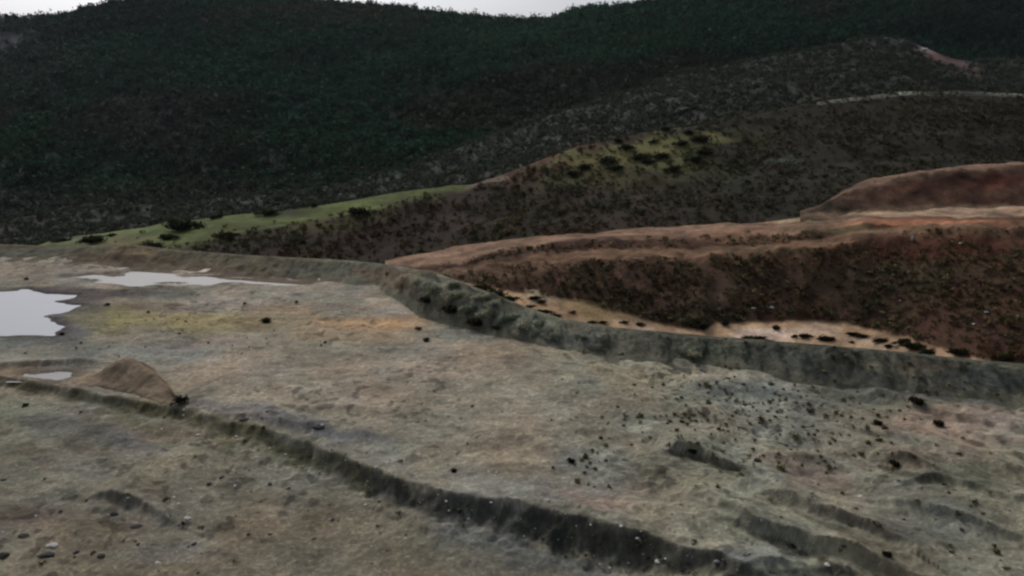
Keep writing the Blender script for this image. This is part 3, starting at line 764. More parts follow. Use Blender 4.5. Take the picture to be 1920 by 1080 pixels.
def hillside_brush():
    rng = np.random.default_rng(5)
    def dens(px, py, X, Y):
        yc = np.interp(px, _rcx[:, 0], _rcx[:, 1])
        w = np.interp(px, [0, 100, 250, 350, 450, 560, 650, 760, 870], [40, 34, 42, 44, 36, 30, 24, 24, 8])
        grass = sstep(yc + w + 5, yc + w - 8, py + 5 * fbm(X / 9, Y / 9, 3, 91)) * (px < 880)
        oliv = np.exp(-((px - 1210) / 110) ** 2 - ((py - 275) / 32) ** 2)
        track = np.exp(-((py - (332 - .4 * (px - 920))) / 15) ** 2) * (px > 860) * (px < 1110)
        return np.clip((.55 + .45 * fbm(X / 12, Y / 12, 3, 170)) * (1 - .97 * grass) * (1 - .85 * oliv) * (1 - .9 * track), 0, 1)
    Q, px, py = scatter(RIDGE, 26000, dens, rng)
    n = len(Q)
    R = .32 + .6 * rng.random(n) ** 2.5; H = R * (.8 + .6 * rng.random(n))
    C = mixcol(n, [(40, 30, 23), (38, 34, 24), (34, 36, 26), (42, 40, 26)], rng, Q[:, 0], Q[:, 1], 14, 171)
    rt = sstep(1100, 1400, px)[:, None]
    C = C * (1 - .5 * rt) + .5 * rt * alb(38, 38, 30)
    C = C * (.85 + .35 * rng.random((n, 1))) * np.array([1.05, 1.02, .85])
    mass("shrubbery", *clumps(Q, R, H, C * 2.5, 30, rng, .25))
hillside_brush()

def bank_brush():
    rng = np.random.default_rng(6)
    ft = np.array(foot); bt = np.array(bank_top); lr = np.array(low_road); ue = np.array(up_edge)
    def dens(px, py, X, Y):
        yf = np.interp(px, ft[:, 0], ft[:, 1]); yb = np.interp(px, bt[:, 0], bt[:, 1])
        yl = np.interp(px, lr[:, 0], lr[:, 1]); yu = np.interp(px, ue[:, 0], ue[:, 1])
        face = sstep(yf + 1, yf - 4, py) * sstep(yb - 2, yb + 14, py)
        rst = sstep(yl + 2, yl - 3, py) * sstep(yu - 2, yu + 3, py) * (px < 1560)
        scar = np.exp(-((px - 1345) / 45) ** 2 - ((py - 540 + .4 * (px - 1345)) / 22) ** 2)
        redr = np.exp(-((px - 1790) / 110) ** 2 - ((py - 625) / 32) ** 2)
        redt = np.exp(-((py - 448) / 16) ** 2) * (px > 1600)
        pat = np.clip(.6 + .5 * fbm(X / 5, Y / 5, 3, 180), 0, 1)
        return np.clip(face * pat * (1 - .85 * scar) * (1 - .75 * redr) * (1 - .8 * redt) + .45 * rst * pat, 0, 1)
    Q, px, py = scatter(RED, 24000, dens, rng)
    n = len(Q)
    R = .15 + .34 * rng.random(n) ** 2.2; H = R * (.9 + .8 * rng.random(n))
    C = mixcol(n, [(54, 38, 25), (50, 44, 28), (46, 46, 30), (62, 58, 40), (42, 34, 22)], rng, Q[:, 0], Q[:, 1], 6, 181)
    dkc = np.exp(-((px - 1150) / 170) ** 2 - ((py - 545) / 50) ** 2)[:, None] * .6
    C = C * (1 - dkc) + alb(32, 30, 20) * dkc
    C = C * (.55 + .95 * rng.random((n, 1)) ** 1.5)
    mass("bank_undergrowth", *clumps(Q, R, H, C * 3.0, 28, rng, .25))
bank_brush()

# ------------------------------------------------------------------ countable plants, stones and heaps
def bush_mesh(name, seed, R, H, col, nleaf=260, leaf=.16, wide=1.0, spread=1.0):
    rng = np.random.default_rng(seed)
    k = 7
    Q = np.stack([rng.normal(0, .42, k) * R * wide, rng.normal(0, .38, k) * R, rng.random(k) * .15 * H], 1); Q[0] = 0; Q[:, :2] *= spread
    r = R * (.45 + .3 * rng.random(k)); h = H * (.55 + .45 * rng.random(k)); h[0] = H
    V, F, C, NN = clumps(Q, r, h, np.tile(alb(*col) * 2.4, (k, 1)), int(nleaf * 1.7) // k, rng, leaf * 1.5)
    V[:, 2] = np.maximum(V[:, 2], -.03)
    return mesh_np(name, V, F, C, NRM=NN)

def rock_mesh(name, seed, flat=.6):
    import bmesh
    bm = bmesh.new(); bmesh.ops.create_icosphere(bm, subdivisions=3, radius=1.0)
    rng = np.random.default_rng(seed)
    cuts = [(lambda d: d / np.linalg.norm(d))(rng.normal(size=3)) for _ in range(9)]
    lim = .62 + .28 * rng.random(9)
    for v in bm.verts:
        p = np.array(v.co)
        for d, m in zip(cuts, lim):
            e = p @ d - m
            if e > 0: p = p - d * e * .95
        p = p * (1 + .05 * float(fbm(np.array([p[0] * 2.1]), np.array([p[1] * 2.1 + p[2] * 1.3]), 3, seed)[0]))
        p[2] = p[2] * flat + .25 * flat
        v.co = Vector(p)
    me = bpy.data.meshes.new(name); bm.to_mesh(me); bm.free()
    return me

def put(name, me, mat, px, py, s, rot=None, sx=1.0, sink=0.0, where=None):
    x, y, z = where if where is not None else hit_ground(px, py)
    o = link(name, me, mat, None, (x, y, z - sink))
    o.rotation_euler = (0, 0, random.uniform(0, 6.28) if rot is None else rot)
    o.scale = (s * sx, s, s * random.uniform(.85, 1.15))
    return o

M_PALE = plain_mat("pale_stone", (.52, .50, .45), var=.25)
M_GREY = plain_mat("grey_stone", (.22, .21, .19), var=.3)
M_DARK = plain_mat("dark_stone", (.06, .055, .05), var=.35)
rocks = [rock_mesh("rock", 200 + k, .55 + .1 * (k % 3)) for k in range(6)]
rocks_pale = []; rocks_grey = []; rocks_dark = []
for k, r in enumerate(rocks):
    for lst, m in ((rocks_pale, M_PALE), (rocks_grey, M_GREY), (rocks_dark, M_DARK)):
        c = r.copy(); c.name = "rock"; c.materials.append(m); lst.append(c)

# single stones one can point to
ONE = [
    (97, 1024, .34, 0, "largest white stone, beside dark clods in the lower left corner", 1.3),
    (85, 1042, .34, 2, "black clod added as the shadow just under the largest white stone", 1.8),  # dark lump added in place of the stone's shadow
    (1233, 1054, .22, 0, "bright white stone at the foot of the dark scarp", 1.0),
    (1248, 1050, .12, 0, "small white stone right beside the bright one under the scarp", 1.0),
    (1614, 932, .2, 0, "lone bright stone on the grey ledges at the right", 1.0),
    (1551, 1059, .2, 0, "pale stone at the lip of the black gully, lower right", 1.0),
    (352, 973, .22, 0, "pale stone leading a string of pebbles below a dark ledge", 1.4),
    (294, 1056, .2, 0, "pale flat stone near the bottom edge on grey soil", 1.6),
    (240, 934, .17, 0, "pale stone set on the short dark ledge at lower left", 1.0),
    (598, 802, .34, 2, "black boulder with a pale stone at its back on the grey band", 1.6),
    (604, 797, .16, 0, "pale stone leaning on the black boulder of the grey band", 1.0),
    (460, 787, .26, 2, "dark flat boulder on the grey band below the mound", 2.0),
    (470, 784, .14, 0, "small pale stone at the end of the dark flat boulder", 1.0),
    (1028, 939, .15, 0, "pale stone on the flat just above the scarp lip", 1.0),
    (917, 885, .13, 0, "first of two white pebbles side by side on the flat", 1.0),
    (931, 886, .13, 0, "second of two white pebbles side by side, the right one", 1.0),
    (1195, 1009, .16, 0, "white stone caught high on the dark scarp face", 1.0),
    (921, 943, .14, 0, "white stone just under the scarp lip in the middle", 1.0),
    (372, 816, .2, 0, "pale stone on the dark upper end of the scarp", 1.2),
    (1400, 1040, .22, 1, "grey stone on the rubble beside the black gully", 1.3),
    (215, 965, .24, 2, "dark clod right of the ledge at lower left", 1.5),
    (190, 1043, .22, 2, "round black clod alone on brown soil near the bottom edge", 1.2),
    (45, 1006, .28, 2, "dark clod left of the white stone, on brown soil", 1.6),
    (8, 1043, .3, 2, "dark clod cut by the left edge of the photo", 1.2),
    (255, 988, .26, 2, "slanting dark clod in the lower left soil", 1.9),
]
for px, py, s, k, lab, sx in ONE:
    me = (rocks_pale, rocks_grey, rocks_dark)[k][int(px) % 6]
    o = put("stone" if k < 2 else "clod", me, None, px, py, s * .8, rot=random.uniform(-.4, .4), sx=sx, sink=.02)
    tag(o, lab, "stone" if k < 2 else "clod")

# many stones strewn over the flat, alike
def strew(n, fpx, kind, name, lab, cat, grp, smin, smax, pw=2.5):
    c = 0; tries = 0
    while c < n and tries < n * 20:
        tries += 1
        px, py = fpx()
        if not (2 < px < 1918 and 640 < py < 1076): continue
        s = smin + (smax - smin) * random.random() ** pw
        me = random.choice((rocks_pale, rocks_grey, rocks_dark)[kind])
        o = put(name, me, None, px, py, s, sx=random.uniform(.9, 1.6), sink=.02)
        tag(o, lab, cat, grp); c += 1
SCP = np.array([(0, 715), (150, 745), (330, 780), (500, 826), (640, 880), (760, 930), (900, 965), (1060, 1000), (1200, 1035), (1310, 1060)], float)
def on_scarp():
    px = random.uniform(300, 1330); return px, np.interp(px, SCP[:, 0], SCP[:, 1]) + random.gauss(10, 26)
def front_left():
    return random.uniform(0, 900), random.uniform(860, 1076)
def near_right():
    return random.uniform(1250, 1600), random.uniform(960, 1076)
strew(70, on_scarp, 0, "stone", "small pale stone on or below the dark scarp", "stone", "pale stones along the scarp", .04, .12)
strew(70, front_left, 0, "stone", "small pale stone strewn on the lower front terrace", "stone", "pale stones on the front terrace", .035, .11)
strew(30, near_right, 1, "stone", "small grey stone on rubble by the black gully", "stone", "grey stones by the gully", .05, .16)
strew(60, front_left, 2, "clod", "small dark clod on the lower front terrace", "clod", "dark clods on the front terrace", .05, .16)

# dark plants on the flat that stand alone
b_low = bush_mesh("shrub", 300, .8, .5, (22, 20, 10), 420, .13, 1.3)
b_round = bush_mesh("shrub", 301, .6, .8, (30, 28, 20), 420, .13)
b_dry = bush_mesh("shrub", 302, .6, .55, (48, 34, 22), 380, .14)
b_grn = bush_mesh("shrub", 303, .7, .8, (38, 38, 24), 420, .13)
SOLO = [
    (502, 604, b_low, .95, "low black shrub alone on the ochre flat"),
    (801, 640, b_low, .62, "lower of two small dark shrubs near the bend of the embankment"),
    (785, 618, b_dry, .5, "reddish upper one of two small shrubs near the embankment bend"),
    (343, 757, b_round, 1.05, "dark bushy shrub at the tail of the earth mound"),
    (1722, 757, b_low, 1.0, "wide dark shrub at the foot of the right embankment"),
    (1648, 796, b_low, .55, "small dark shrub on brown soil, left of its twin"),
    (1762, 798, b_low, .65, "dark shrub alone on the pinkish soil at right"),
    (748, 548, b_dry, .9, "dark brown shrub on the embankment bend"),
    (1073, 866, b_low, .5, "dark tuft at the left of a stony patch"),
    (1300, 850, b_low, .55, "dark shrub along the short dark ledge on the flat"),
    (853, 885, b_low, .4, "small dark tuft just above the middle of the scarp"),
    (557, 568, b_round, .38, "tiny dark shrub on the pale flat behind the ochre soil"),
    (460, 570, b_round, .36, "tiny dark shrub left of another on the pale soil"),
    (203, 573, b_round, .5, "small dark shrub between pond and ochre soil"),
    (118, 628, b_low, .45, "dark tuft at the near corner of the pond"),
    (50, 524, b_dry, .5, "small brown shrub on the tan flat behind the pond"),
    (1680, 874, b_low, .6, "dark shrub under the lip of the right ledge"),
    (1665, 1042, b_low, .42, "dark tuft near the bottom edge at right"),
    (50, 762, b_round, .4, "dark tuft on pale green soil at the left edge"),
]
for px, py, me, s, lab in SOLO:
    o = put("shrub", me, M_LEAF, px, py, s * .88, rot=random.uniform(-.5, .5)); tag(o, lab, "shrub")

# tufts on the right part of the flat
tufts = [bush_mesh("grass_tuft", 320 + k, .3, .22, c, 160, .18, 1.2, .12) for k, c in enumerate([(80, 76, 58), (88, 84, 64), (72, 68, 52), (90, 78, 60)])]
for t in tufts: t.materials.append(M_LEAF)
def tuft(px, py, s, lab, grp):
    o = put("grass_tuft", random.choice(tufts), None, px, py, s * (.6 + .7 * random.random() ** 2)); tag(o, lab, "grass tuft", grp)
def zone(n, cx, cy, rx, ry, lab, grp, s0=.5, s1=1.2):
    for _ in range(n):
        px = random.gauss(cx, rx); py = random.gauss(cy, ry)
        if 4 < px < 1916 and np.interp(px, _eb[:, 0], _eb[:, 1]) + 4 < py < 1074:
            tuft(px, py, random.uniform(s0, s1), lab, grp)
zone(70, 1400, 745, 110, 32, "small dark tuft on the greyish flat at the foot of the right embankment", "tufts at the embankment foot", .5, 1.1)
zone(55, 1540, 830, 75, 48, "small dark tuft on the worn ground right of the pale bare streak", "tufts right of the bare streak")
zone(20, 1110, 865, 36, 28, "dark tuft or clod in the stony patch mid flat", "tufts in the stony patch", .4, .9)
zone(28, 1250, 800, 80, 30, "small dark tuft on the mid flat left of the bare streak", "tufts left of the bare streak", .4, 1.0)
zone(18, 1800, 1000, 90, 50, "small dark tuft among the ledges at lower right", "tufts at the lower right", .4, .9)
zone(24, 420, 650, 130, 12, "tiny tuft on the flat behind the mound", "tufts behind the mound", .4, .8)
zone(16, 290, 605, 90, 16, "tiny tuft on the ochre and yellow soil by the pond", "tufts on the ochre soil", .4, .9)
zone(20, 850, 770, 150, 40, "tiny tuft scattered on the tan middle of the flat", "tufts on the tan flat", .3, .7)

# low clumps too many and too small to count
def ground_cover():
    rng = np.random.default_rng(8); P = []
    while len(P) < 620:
        u = rng.random()
        if u < .55: px, py = rng.normal(1430, 140), rng.normal(770, 60)
        elif u < .75: px, py = rng.uniform(1000, 1900), rng.uniform(690, 1060)
        elif u < .88:
            px = rng.uniform(300, 1320); py = np.interp(px, SCP[:, 0], SCP[:, 1]) + rng.normal(8, 24)
        else: px, py = rng.uniform(0, 900), rng.uniform(640, 1060)
        if 0 < px < 1920 and np.interp(px, _eb[:, 0], _eb[:, 1]) + 4 < py < 1076: P.append(hit_ground(px, py))
    Q = np.array(P); n = len(Q)
    R = .07 + .16 * rng.random(n) ** 2; H = R * (.5 + .5 * rng.random(n)); Q[:, 2] -= .02
    C = np.array([alb(*c) for c in [(84, 80, 60), (70, 66, 50), (96, 88, 66), (62, 56, 42)]])[rng.integers(0, 4, n)] * 1.8
    mass("ground_cover", *clumps(Q, R, H, C, 26, rng, .35))
ground_cover()

# dark shrubs added as shade in the heaps' hollows, tufts on the embankment face
def emb_point(px, t, lift=0):
    X0, Y0, Z0 = at_height(px, np.interp(px, _eb[:, 0], _eb[:, 1]), 0.0)
    X1, Y1, Z1 = at_depth(px, np.interp(px, _et[:, 0], _et[:, 1]), float(emb_top_y(np.array([px]))[0]))
    return (float(X0 * (1 - t) + X1 * t), float(Y0 * (1 - t) + Y1 * t), float(Z0 * (1 - t) + Z1 * t) + lift)
HOL = [(803, .42, 1.0, "dark shrub added as shade in the first hollow of the heaped embankment from the bend"), (850, .36, 1.35, "widest dark shrub added as shade in a hollow of the heaped embankment"), (895, .25, 1.2, "dark shrub added as shade at the base of the heaped embankment, third hollow from the bend"), (932, .3, .6, "smaller dark shrub added as shade in the last hollow of the heaped embankment")]
for px, t, s, lab in HOL:
    x, y, z = emb_point(px, t)
    o = put("shrub", b_low, None, 0, 0, s, rot=.2, where=(x, y - .5, z - .1)); tag(o, lab, "shrub")
for _ in range(42):
    px = random.uniform(1080, 1915); t = random.random() ** 1.3
    w = emb_point(px, t, .12)
    o = put("grass_tuft", random.choice(tufts), None, 0, 0, random.uniform(.5, 1.1), where=w)
    tag(o, "small dark tuft on the grey face of the right embankment", "grass tuft", "tufts on the embankment face")

gb = [bush_mesh("bush", 360 + k, .8, .75, c, 900, .085, 1.1) for k, c in enumerate([(96, 98, 82), (86, 90, 76), (100, 98, 82)])]
for t in gb: t.materials.append(M_LEAF)
for k, (px, t, s) in enumerate([(785, .75, 1.0), (815, .7, 1.2), (835, .55, 1.3), (862, .7, 1.3), (880, .5, 1.2), (912, .5, 1.1), (925, .8, 1.1), (955, .6, 1.1), (985, .55, 1.3), (1012, .7, 1.1), (1045, .5, 1.0), (900, .85, 1.0), (850, .9, 1.0), (1090, .6, .8), (1300, .5, .9)]):
    x, y, z = emb_point(px, t)
    o = put("bush", gb[k % 3], None, 0, 0, s * .88, sx=1.2, where=(x, y - .3, z - .1)); tag(o, "grey-green rounded bush on the heaped part of the embankment", "bush", "grey bushes on the embankment")

# ---- earth mound
def mound():
    bx, by, _ = hit_ground(230, 728)
    ax, ay, az = at_depth(240, 669, by + 2.6)
    ex, ey, ez = hit_ground(326, 752)
    nr, nc = 50, 110
    # two spines: apex to tail at front right, apex to back left
    x0, x1 = bx - 9, ex + 3; y0, y1 = ey - 4, ay + 6
    X, Y = np.meshgrid(np.linspace(x0, x1, 150), np.linspace(y0, y1, 110))
    shp = X.shape; X = X.ravel(); Y = Y.ravel()
    H = float(az) + .25
    d1, h1 = poly_sd(X, Y, [(ax, ay), (ax * .5 + ex * .5 + .3, ay * .5 + ey * .5 + .5), (ex, ey)], [H, H * .62, .12])
    right = d1 > 0
    wl = np.where(right, 1.25, 3.0)
    z1 = h1 * np.clip(1 - np.abs(d1) / (wl * (.35 + .65 * h1 / H)), 0, 1) ** .9
    d2, h2 = poly_sd(X, Y, [(bx - 5.0, by + 1.6), (bx - 2.2, by + 2.2), (ax, ay)], [.1, .55, H * .9])
    z2 = h2 * np.clip(1 - np.abs(d2) / 2.2, 0, 1)
    z = np.maximum(z1, z2)
    z = np.where(z > .72 * H, .72 * H + .62 * (z - .72 * H), z)
    z = z + .12 * fbm(X / 1.4, Y / 1.4, 4, 210) * sstep(.05, .5, z) + .04 * fbm(X / .4, Y / .4, 3, 211)
    g = ground_z(X, Y, False)
    edge = sstep(.02, .12, z)
    Z = g - .15 + z * 1.0 + .13 * edge
    C = np.tile(alb(120, 106, 90), (len(X), 1))
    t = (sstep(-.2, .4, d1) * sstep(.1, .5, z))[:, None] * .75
    C = C * (1 - t) + alb(84, 68, 52) * t  # right flank darkened: the shaded side is painted into the colour
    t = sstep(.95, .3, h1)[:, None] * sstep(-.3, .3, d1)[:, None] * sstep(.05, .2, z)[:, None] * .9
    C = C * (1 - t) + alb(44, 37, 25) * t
    C = C * np.clip(1 + .16 * fbm(X / .9, Y / .9, 4, 212) + .12 * fbm(X / 3, Y / 3, 3, 213), .5, 1.5)[:, None]
    C = C * np.array([.93, .90, .82])
    F = grid_faces(*shp)
    keep = (z > .03)
    F = F[keep[F].any(1)]
    used = np.zeros(len(X), bool); used[F.ravel()] = True
    idx = np.cumsum(used) - 1
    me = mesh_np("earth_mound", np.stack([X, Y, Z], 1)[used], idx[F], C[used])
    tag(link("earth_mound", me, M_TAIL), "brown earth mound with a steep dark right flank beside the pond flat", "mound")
mound()

# ---- bushes on the grassy crest and the olive patch: points on the hillside
def on_land(l, px, py):
    d = (l.px - px) ** 2 + (l.py - py) ** 2
    k = np.unravel_index(np.argmin(d), d.shape)
    return tuple(float(q) for q in l.P[k])
def thing_bush(me_f, me_s, where, s, sx, lab, grp=None, cat="bush"):
    e = bpy.data.objects.new("bush", None); COL.objects.link(e)
    e.location = where; e.scale = (s * sx, s, s); e.rotation_euler = (0, 0, random.uniform(-.4, .4))
    e.empty_display_size = .3
    tag(e, lab, cat, grp)
    f = link("foliage", me_f, None, e); st = link("stem", me_s, None, e)
    return e
def stem_mesh():
    V = []; F = []
    for k in range(5):
        a = k * 1.256; tx, ty = math.cos(a) * .35, math.sin(a) * .35
        b = len(V)
        for (zx, r, f) in ((-.2, .06, 0), (.5, .03, 1)):
            for q in range(5):
                V.append((tx * f + r * math.cos(q * 1.256), ty * f + r * math.sin(q * 1.256), zx))
        for q in range(5):
            F.append((b + q, b + (q + 1) % 5, b + 5 + (q + 1) % 5, b + 5 + q))
    return mesh_np("stem", np.array(V), np.array(F))
STEM = stem_mesh(); STEM.materials.append(M_WOOD)
fol_dark = [bush_mesh("foliage", 340 + k, 1.0, 1.1, c, 700, .12) for k, c in enumerate([(26, 28, 15), (30, 30, 18), (34, 36, 20)])]
for f in fol_dark: f.materials.append(M_LEAF)
CREST_B = [
    (343, 430, 2.1, 1.5, "biggest dark bush on the green grassy crest at the left"),
    (172, 461, 1.3, 1.6, "dark bush behind the embankment, at the low end of the grassy crest"),
    (110, 458, 1.1, 1.4, "dark bush nearest the left edge, behind the embankment"),
    (398, 413, .75, .7, "left one of two small upright bushes on the crest skyline"),
    (412, 411, .75, .7, "right one of two small upright bushes on the crest skyline"),
    (210, 446, .7, 1.0, "small bush alone on the brown-green grass above the embankment"),
    (315, 450, 1.0, 1.6, "low bush on the grass under the biggest bush"),
    (590, 388, .8, .8, "upright bush on the crest where the grass narrows"),
    (500, 405, 1.2, 1.8, "grey-brown bush patch beside the crest in the middle of the grass"),
    (670, 408, 1.3, 1.6, "dark bush at the lower border of the grass strip"),
    (280, 467, 1.2, 1.8, "dark bush just over the brown part of the embankment"),
    (420, 452, 1.3, 1.8, "dark bush at the bottom of the grass, right of the embankment top"),
    (845, 362, 1.2, 1.4, "dark bush at the upper end of the grass strip"),
]
for k, (px, py, s, sx, lab) in enumerate(CREST_B):
    thing_bush(fol_dark[k % 3], STEM, on_land(RIDGE, px, py), s, sx, lab)
for k, (px, py, s) in enumerate([(1075, 322, 1.0), (1140, 300, 1.5), (1150, 312, 1.2), (1175, 276, 1.1), (1200, 292, 1.3), (1235, 292, 1.4), (1215, 298, 1.0), (1265, 252, 1.1), (1275, 268, 1.2), (1248, 242, .9), (1310, 262, 1.4), (1300, 300, 1.4), (1160, 262, .8), (1320, 285, 1.3), (1225, 265, .8), (1290, 248, .9), (1095, 310, 1.0), (1260, 318, 1.3)]):
    thing_bush(fol_dark[k % 3], STEM, on_land(RIDGE, px, py + 2), s, 1.5, "dark round bush dotting the olive grass patch high on the hillside", "bushes on the olive grass patch")
# shrubs beside the sunk sandy strip
for k, (px, py, s, sx) in enumerate([(905, 546, 1.0, 1.6), (925, 558, 1.1, 1.8), (945, 566, 1.0, 1.8), (1003, 562, .5, 2.0), (1015, 568, .45, 1.6), (990, 578, .5, 2.0), (1020, 588, .6, 2.0), (1040, 596, .55, 2.0), (1073, 590, .4, 1.2), (1110, 606, .4, 2.0), (1130, 607, .35, 1.8), (1170, 608, .4, 1.6), (1200, 612, .45, 1.4),
                                       (1358, 612, .7, .8), (1300, 608, .9, 1.4), (1320, 616, .7, 1.5), (1400, 634, .45, 2.4), (1420, 637, .5, 2.4), (1455, 618, .6, 1.0), (1440, 640, .3, 2), (1490, 635, .4, 1.2), (1510, 632, .5, 2.0), (1545, 638, .6, 1.8), (1555, 640, .5, 1.6), (1600, 630, .45, 2.4), (1615, 636, .4, 2.2), (1595, 645, .3, 1.2), (1665, 650, .4, 1.5), (1650, 642, .5, 2.4), (1690, 648, .7, 2.0), (1715, 656, .8, 2.0), (1740, 664, .7, 2.0), (1880, 676, .9, 1.4), (1800, 668, .8, 2.0)]):
    thing_bush(fol_dark[k % 3], STEM, on_land(RED, px, py), s * .75, sx, "dark low bush on the pale sandy strip behind the embankment", "bushes along the sandy strip")

# white specks on the red bank and the scar
for px, py, s, lab, sx in [(1709, 443, .3, "white upright stone on the red bank under the terrace road", .5), (1414, 580, .2, "left one of two flat white stones low on the red bank", 2.0), (1445, 576, .2, "right one of two flat white stones low on the red bank", 2.6), (1848, 588, .22, "brightest of the pale stones on the lower right of the bank", 1.2),
                         (1815, 596, .12, "small pale stone left of the brightest one on the bank", 1), (1824, 608, .15, "small pale stone below the brightest one on the bank", 1), (1686, 565, .12, "single pale stone in the scrub of the bank", 1), (1883, 632, .14, "pale stone low on the bank near the right edge", 1), (1800, 455, .18, "pale stone beside the upright one under the terrace", 1.4), (1010, 470, .16, "pale stone on the red strip between two dirt roads", 1.2)]:
    x, y, z = on_land(RED, px, py)
    o = put("stone", rocks_pale[px % 6], None, 0, 0, s, rot=0, sx=sx, where=(x, y - .1, z + .08))
    if "upright" in lab and "white" in lab: o.scale = (.15, .15, .6)
    tag(o, lab, "stone")
x, y, z = on_land(MIDB, 1736, 98)
o = put("boulder", rocks_pale[2], None, 0, 0, 1.4, rot=.2, where=(x, y - 1, z + .6)); tag(o, "big pale boulder beside the red scar on the middle ridge", "boulder")

# ---- trees that break the skyline
def tree_parts(seed):
    rng = np.random.default_rng(seed)
    # trunk with three limbs
    V = []; F = []
    def limb(p, q, r0, r1):
        b = len(V); d = (Vector(q) - Vector(p)).normalized(); s = d.orthogonal().normalized(); t = d.cross(s)
        for c, r in ((p, r0), (q, r1)):
            for k in range(6):
                a = k * math.pi / 3; w = Vector(c) + s * r * math.cos(a) + t * r * math.sin(a); V.append(tuple(w))
        for k in range(6): F.append((b + k, b + (k + 1) % 6, b + 6 + (k + 1) % 6, b + 6 + k))
    limb((0, 0, -.6), (.05, 0, 2.2), .2, .11)
    for k in range(3):
        a = rng.random() * 6.3; limb((.05, 0, 1.6 + .3 * k), (math.cos(a) * .9, math.sin(a) * .9, 3.0 + .3 * k), .08, .03)
    tr = mesh_np("trunk", np.array(V), np.array(F)); tr.materials.append(M_WOOD)
    k = 8
    Q = np.stack([rng.normal(0, .6, k), rng.normal(0, .6, k), 1.2 + 1.5 * rng.random(k)], 1)
    R = .6 + .5 * rng.random(k); H = R * 1.7
    Vc, Fc, Cc, Nc = clumps(Q, R, H, np.tile(alb(30, 38, 32), (k, 1)), 46, rng, .3)
    cr = mesh_np("crown", Vc, Fc, Cc, NRM=Nc); cr.materials.append(M_LEAF)
    return tr, cr
TREES = [tree_parts(400 + k) for k in range(4)]
sl = np.array(sky_line)
def sky_tree(px, s, lab, grp=None, k=0):
    py = np.interp(px, sl[:, 0], sl[:, 1]); yy = np.interp(px, sl[:, 0], sl[:, 2])
    x, y, z = at_depth(px, py, yy)
    e = bpy.data.objects.new("tree", None); COL.objects.link(e); e.empty_display_size = .5
    e.location = (float(x), float(y) - 1, float(z) - .3); e.scale = (s, s, s); e.rotation_euler = (0, 0, random.uniform(0, 6.28))
    tag(e, lab, "tree", grp)
    link("trunk", TREES[k % 4][0], None, e); link("crown", TREES[k % 4][1], None, e)
sky_tree(12, 1.25, "dark tree on the skyline at the very left edge", k=0)
sky_tree(84, 1.0, "small round tree alone on the low left skyline", k=1)
sky_tree(1155, 1.3, "tallest dark tree on the skyline right of the notch", k=2)
sky_tree(1073, 1.2, "dark tree just right of the notch in the skyline", k=3)
for k in range(70):
    px = random.uniform(150, 1030); sky_tree(px, random.uniform(.45, .9), "small dark tree breaking the skyline of the rounded far hill", "trees on the left skyline", k)
for k in range(26):
    px = random.uniform(1045, 1290); sky_tree(px, random.uniform(.6, 1.1), "dark tree on the rising skyline right of the notch", "trees on the right skyline", k)

# ------------------------------------------------------------------ light
EL, AZ = math.radians(40), math.radians(-24)       # azimuth from +Y towards +X
w = bpy.data.worlds.new("World"); SC.world = w; w.use_nodes = True
nt = w.node_tree; N = nt.nodes; L = nt.links
bg = N["Background"]
sky = N.new("ShaderNodeTexSky"); sky.sky_type = "NISHITA"; sky.sun_disc = False
sky.sun_elevation = EL; sky.sun_rotation = AZ
sky.air_density = 1.0; sky.dust_density = 4.0; sky.ozone_density = 1.0
hs = N.new("ShaderNodeHueSaturation"); hs.inputs["Saturation"].default_value = .35
L.new(sky.outputs["Color"], hs.inputs["Color"]); 
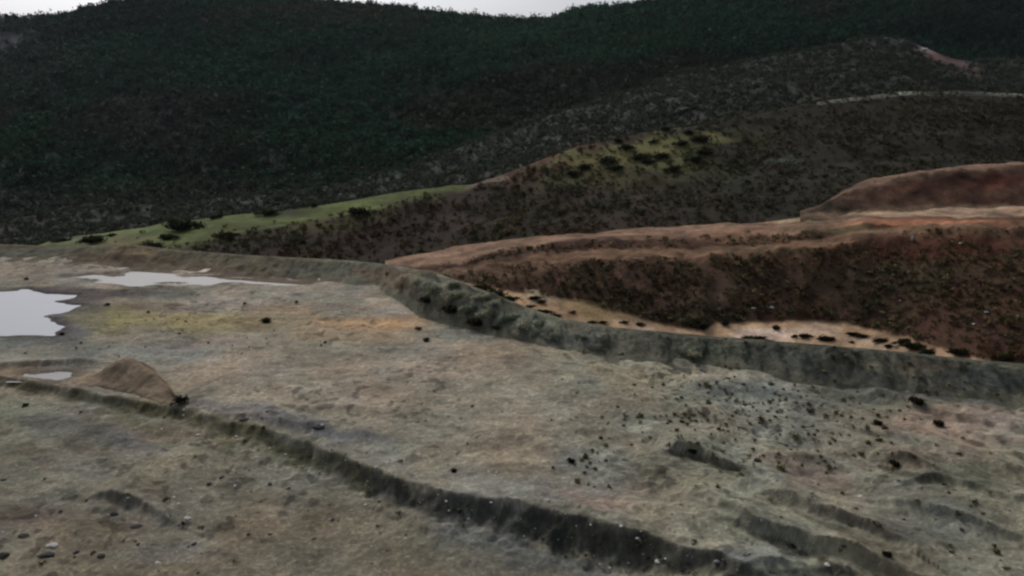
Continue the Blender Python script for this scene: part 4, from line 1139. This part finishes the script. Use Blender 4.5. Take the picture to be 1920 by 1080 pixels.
# cloud deck: brightness varies gently over the sky
tc = N.new("ShaderNodeTexCoord"); nz = N.new("ShaderNodeTexNoise"); nz.inputs["Scale"].default_value = 2.2; nz.inputs["Detail"].default_value = 5
mp = N.new("ShaderNodeMapping"); mp.inputs["Scale"].default_value = (1, 1, 3.5)
L.new(tc.outputs["Generated"], mp.inputs["Vector"]); L.new(mp.outputs["Vector"], nz.inputs["Vector"])
mr = N.new("ShaderNodeMapRange"); mr.inputs["To Min"].default_value = .9; mr.inputs["To Max"].default_value = 1.1
L.new(nz.outputs["Fac"], mr.inputs["Value"])
vm = N.new("ShaderNodeVectorMath"); vm.operation = "SCALE"
L.new(hs.outputs["Color"], vm.inputs[0]); L.new(mr.outputs["Result"], vm.inputs["Scale"])
tn = N.new("ShaderNodeVectorMath"); tn.operation = "MULTIPLY"; tn.inputs[1].default_value = (.86, .90, 1.0)
L.new(vm.outputs["Vector"], tn.inputs[0]); L.new(tn.outputs["Vector"], bg.inputs["Color"])
bg.inputs["Strength"].default_value = .088
sd = bpy.data.lights.new("sun", "SUN"); sd.energy = 1.3; sd.angle = math.radians(12); sd.color = (1, .975, .94)
so = bpy.data.objects.new("sun", sd); COL.objects.link(so); so.location = (0, 0, 120)
to_sun = Vector((math.sin(AZ) * math.cos(EL), math.cos(AZ) * math.cos(EL), math.sin(EL)))
so.rotation_euler = (-to_sun).to_track_quat("-Z", "Y").to_euler()

# ------------------------------------------------------------------ thin blue air over the valley
def haze():
    x0, x1, y0, y1, z0, z1 = -1500, 1500, -60, 1300, -82, 140
    V = [(x, y, z) for z in (z0, z1) for y in (y0, y1) for x in (x0, x1)]
    F = [(0, 2, 3, 1), (4, 5, 7, 6), (0, 1, 5, 4), (2, 6, 7, 3), (0, 4, 6, 2), (1, 3, 7, 5)]
    me = mesh_np("haze", np.array(V, float), np.array(F), smooth=False)
    m = bpy.data.materials.new("air"); m.use_nodes = True
    nt = m.node_tree; nt.nodes.remove(nt.nodes["Principled BSDF"])
    v = nt.nodes.new("ShaderNodeVolumePrincipled"); v.inputs["Color"].default_value = (.82, .93, 1, 1)
    v.inputs["Density"].default_value = .000034; v.inputs["Anisotropy"].default_value = .2
    nt.links.new(v.outputs[0], nt.nodes["Material Output"].inputs["Volume"])
    stuff(link("haze", me, m))
haze()

SC.view_settings.view_transform = "Standard"; SC.view_settings.look = "None"
SC.view_settings.exposure = 0.0; SC.view_settings.gamma = 1.0
SC.cycles.max_bounces = 4; SC.cycles.diffuse_bounces = 2
SC.cycles.use_denoising = True
SC.cycles.filter_width = 2.4
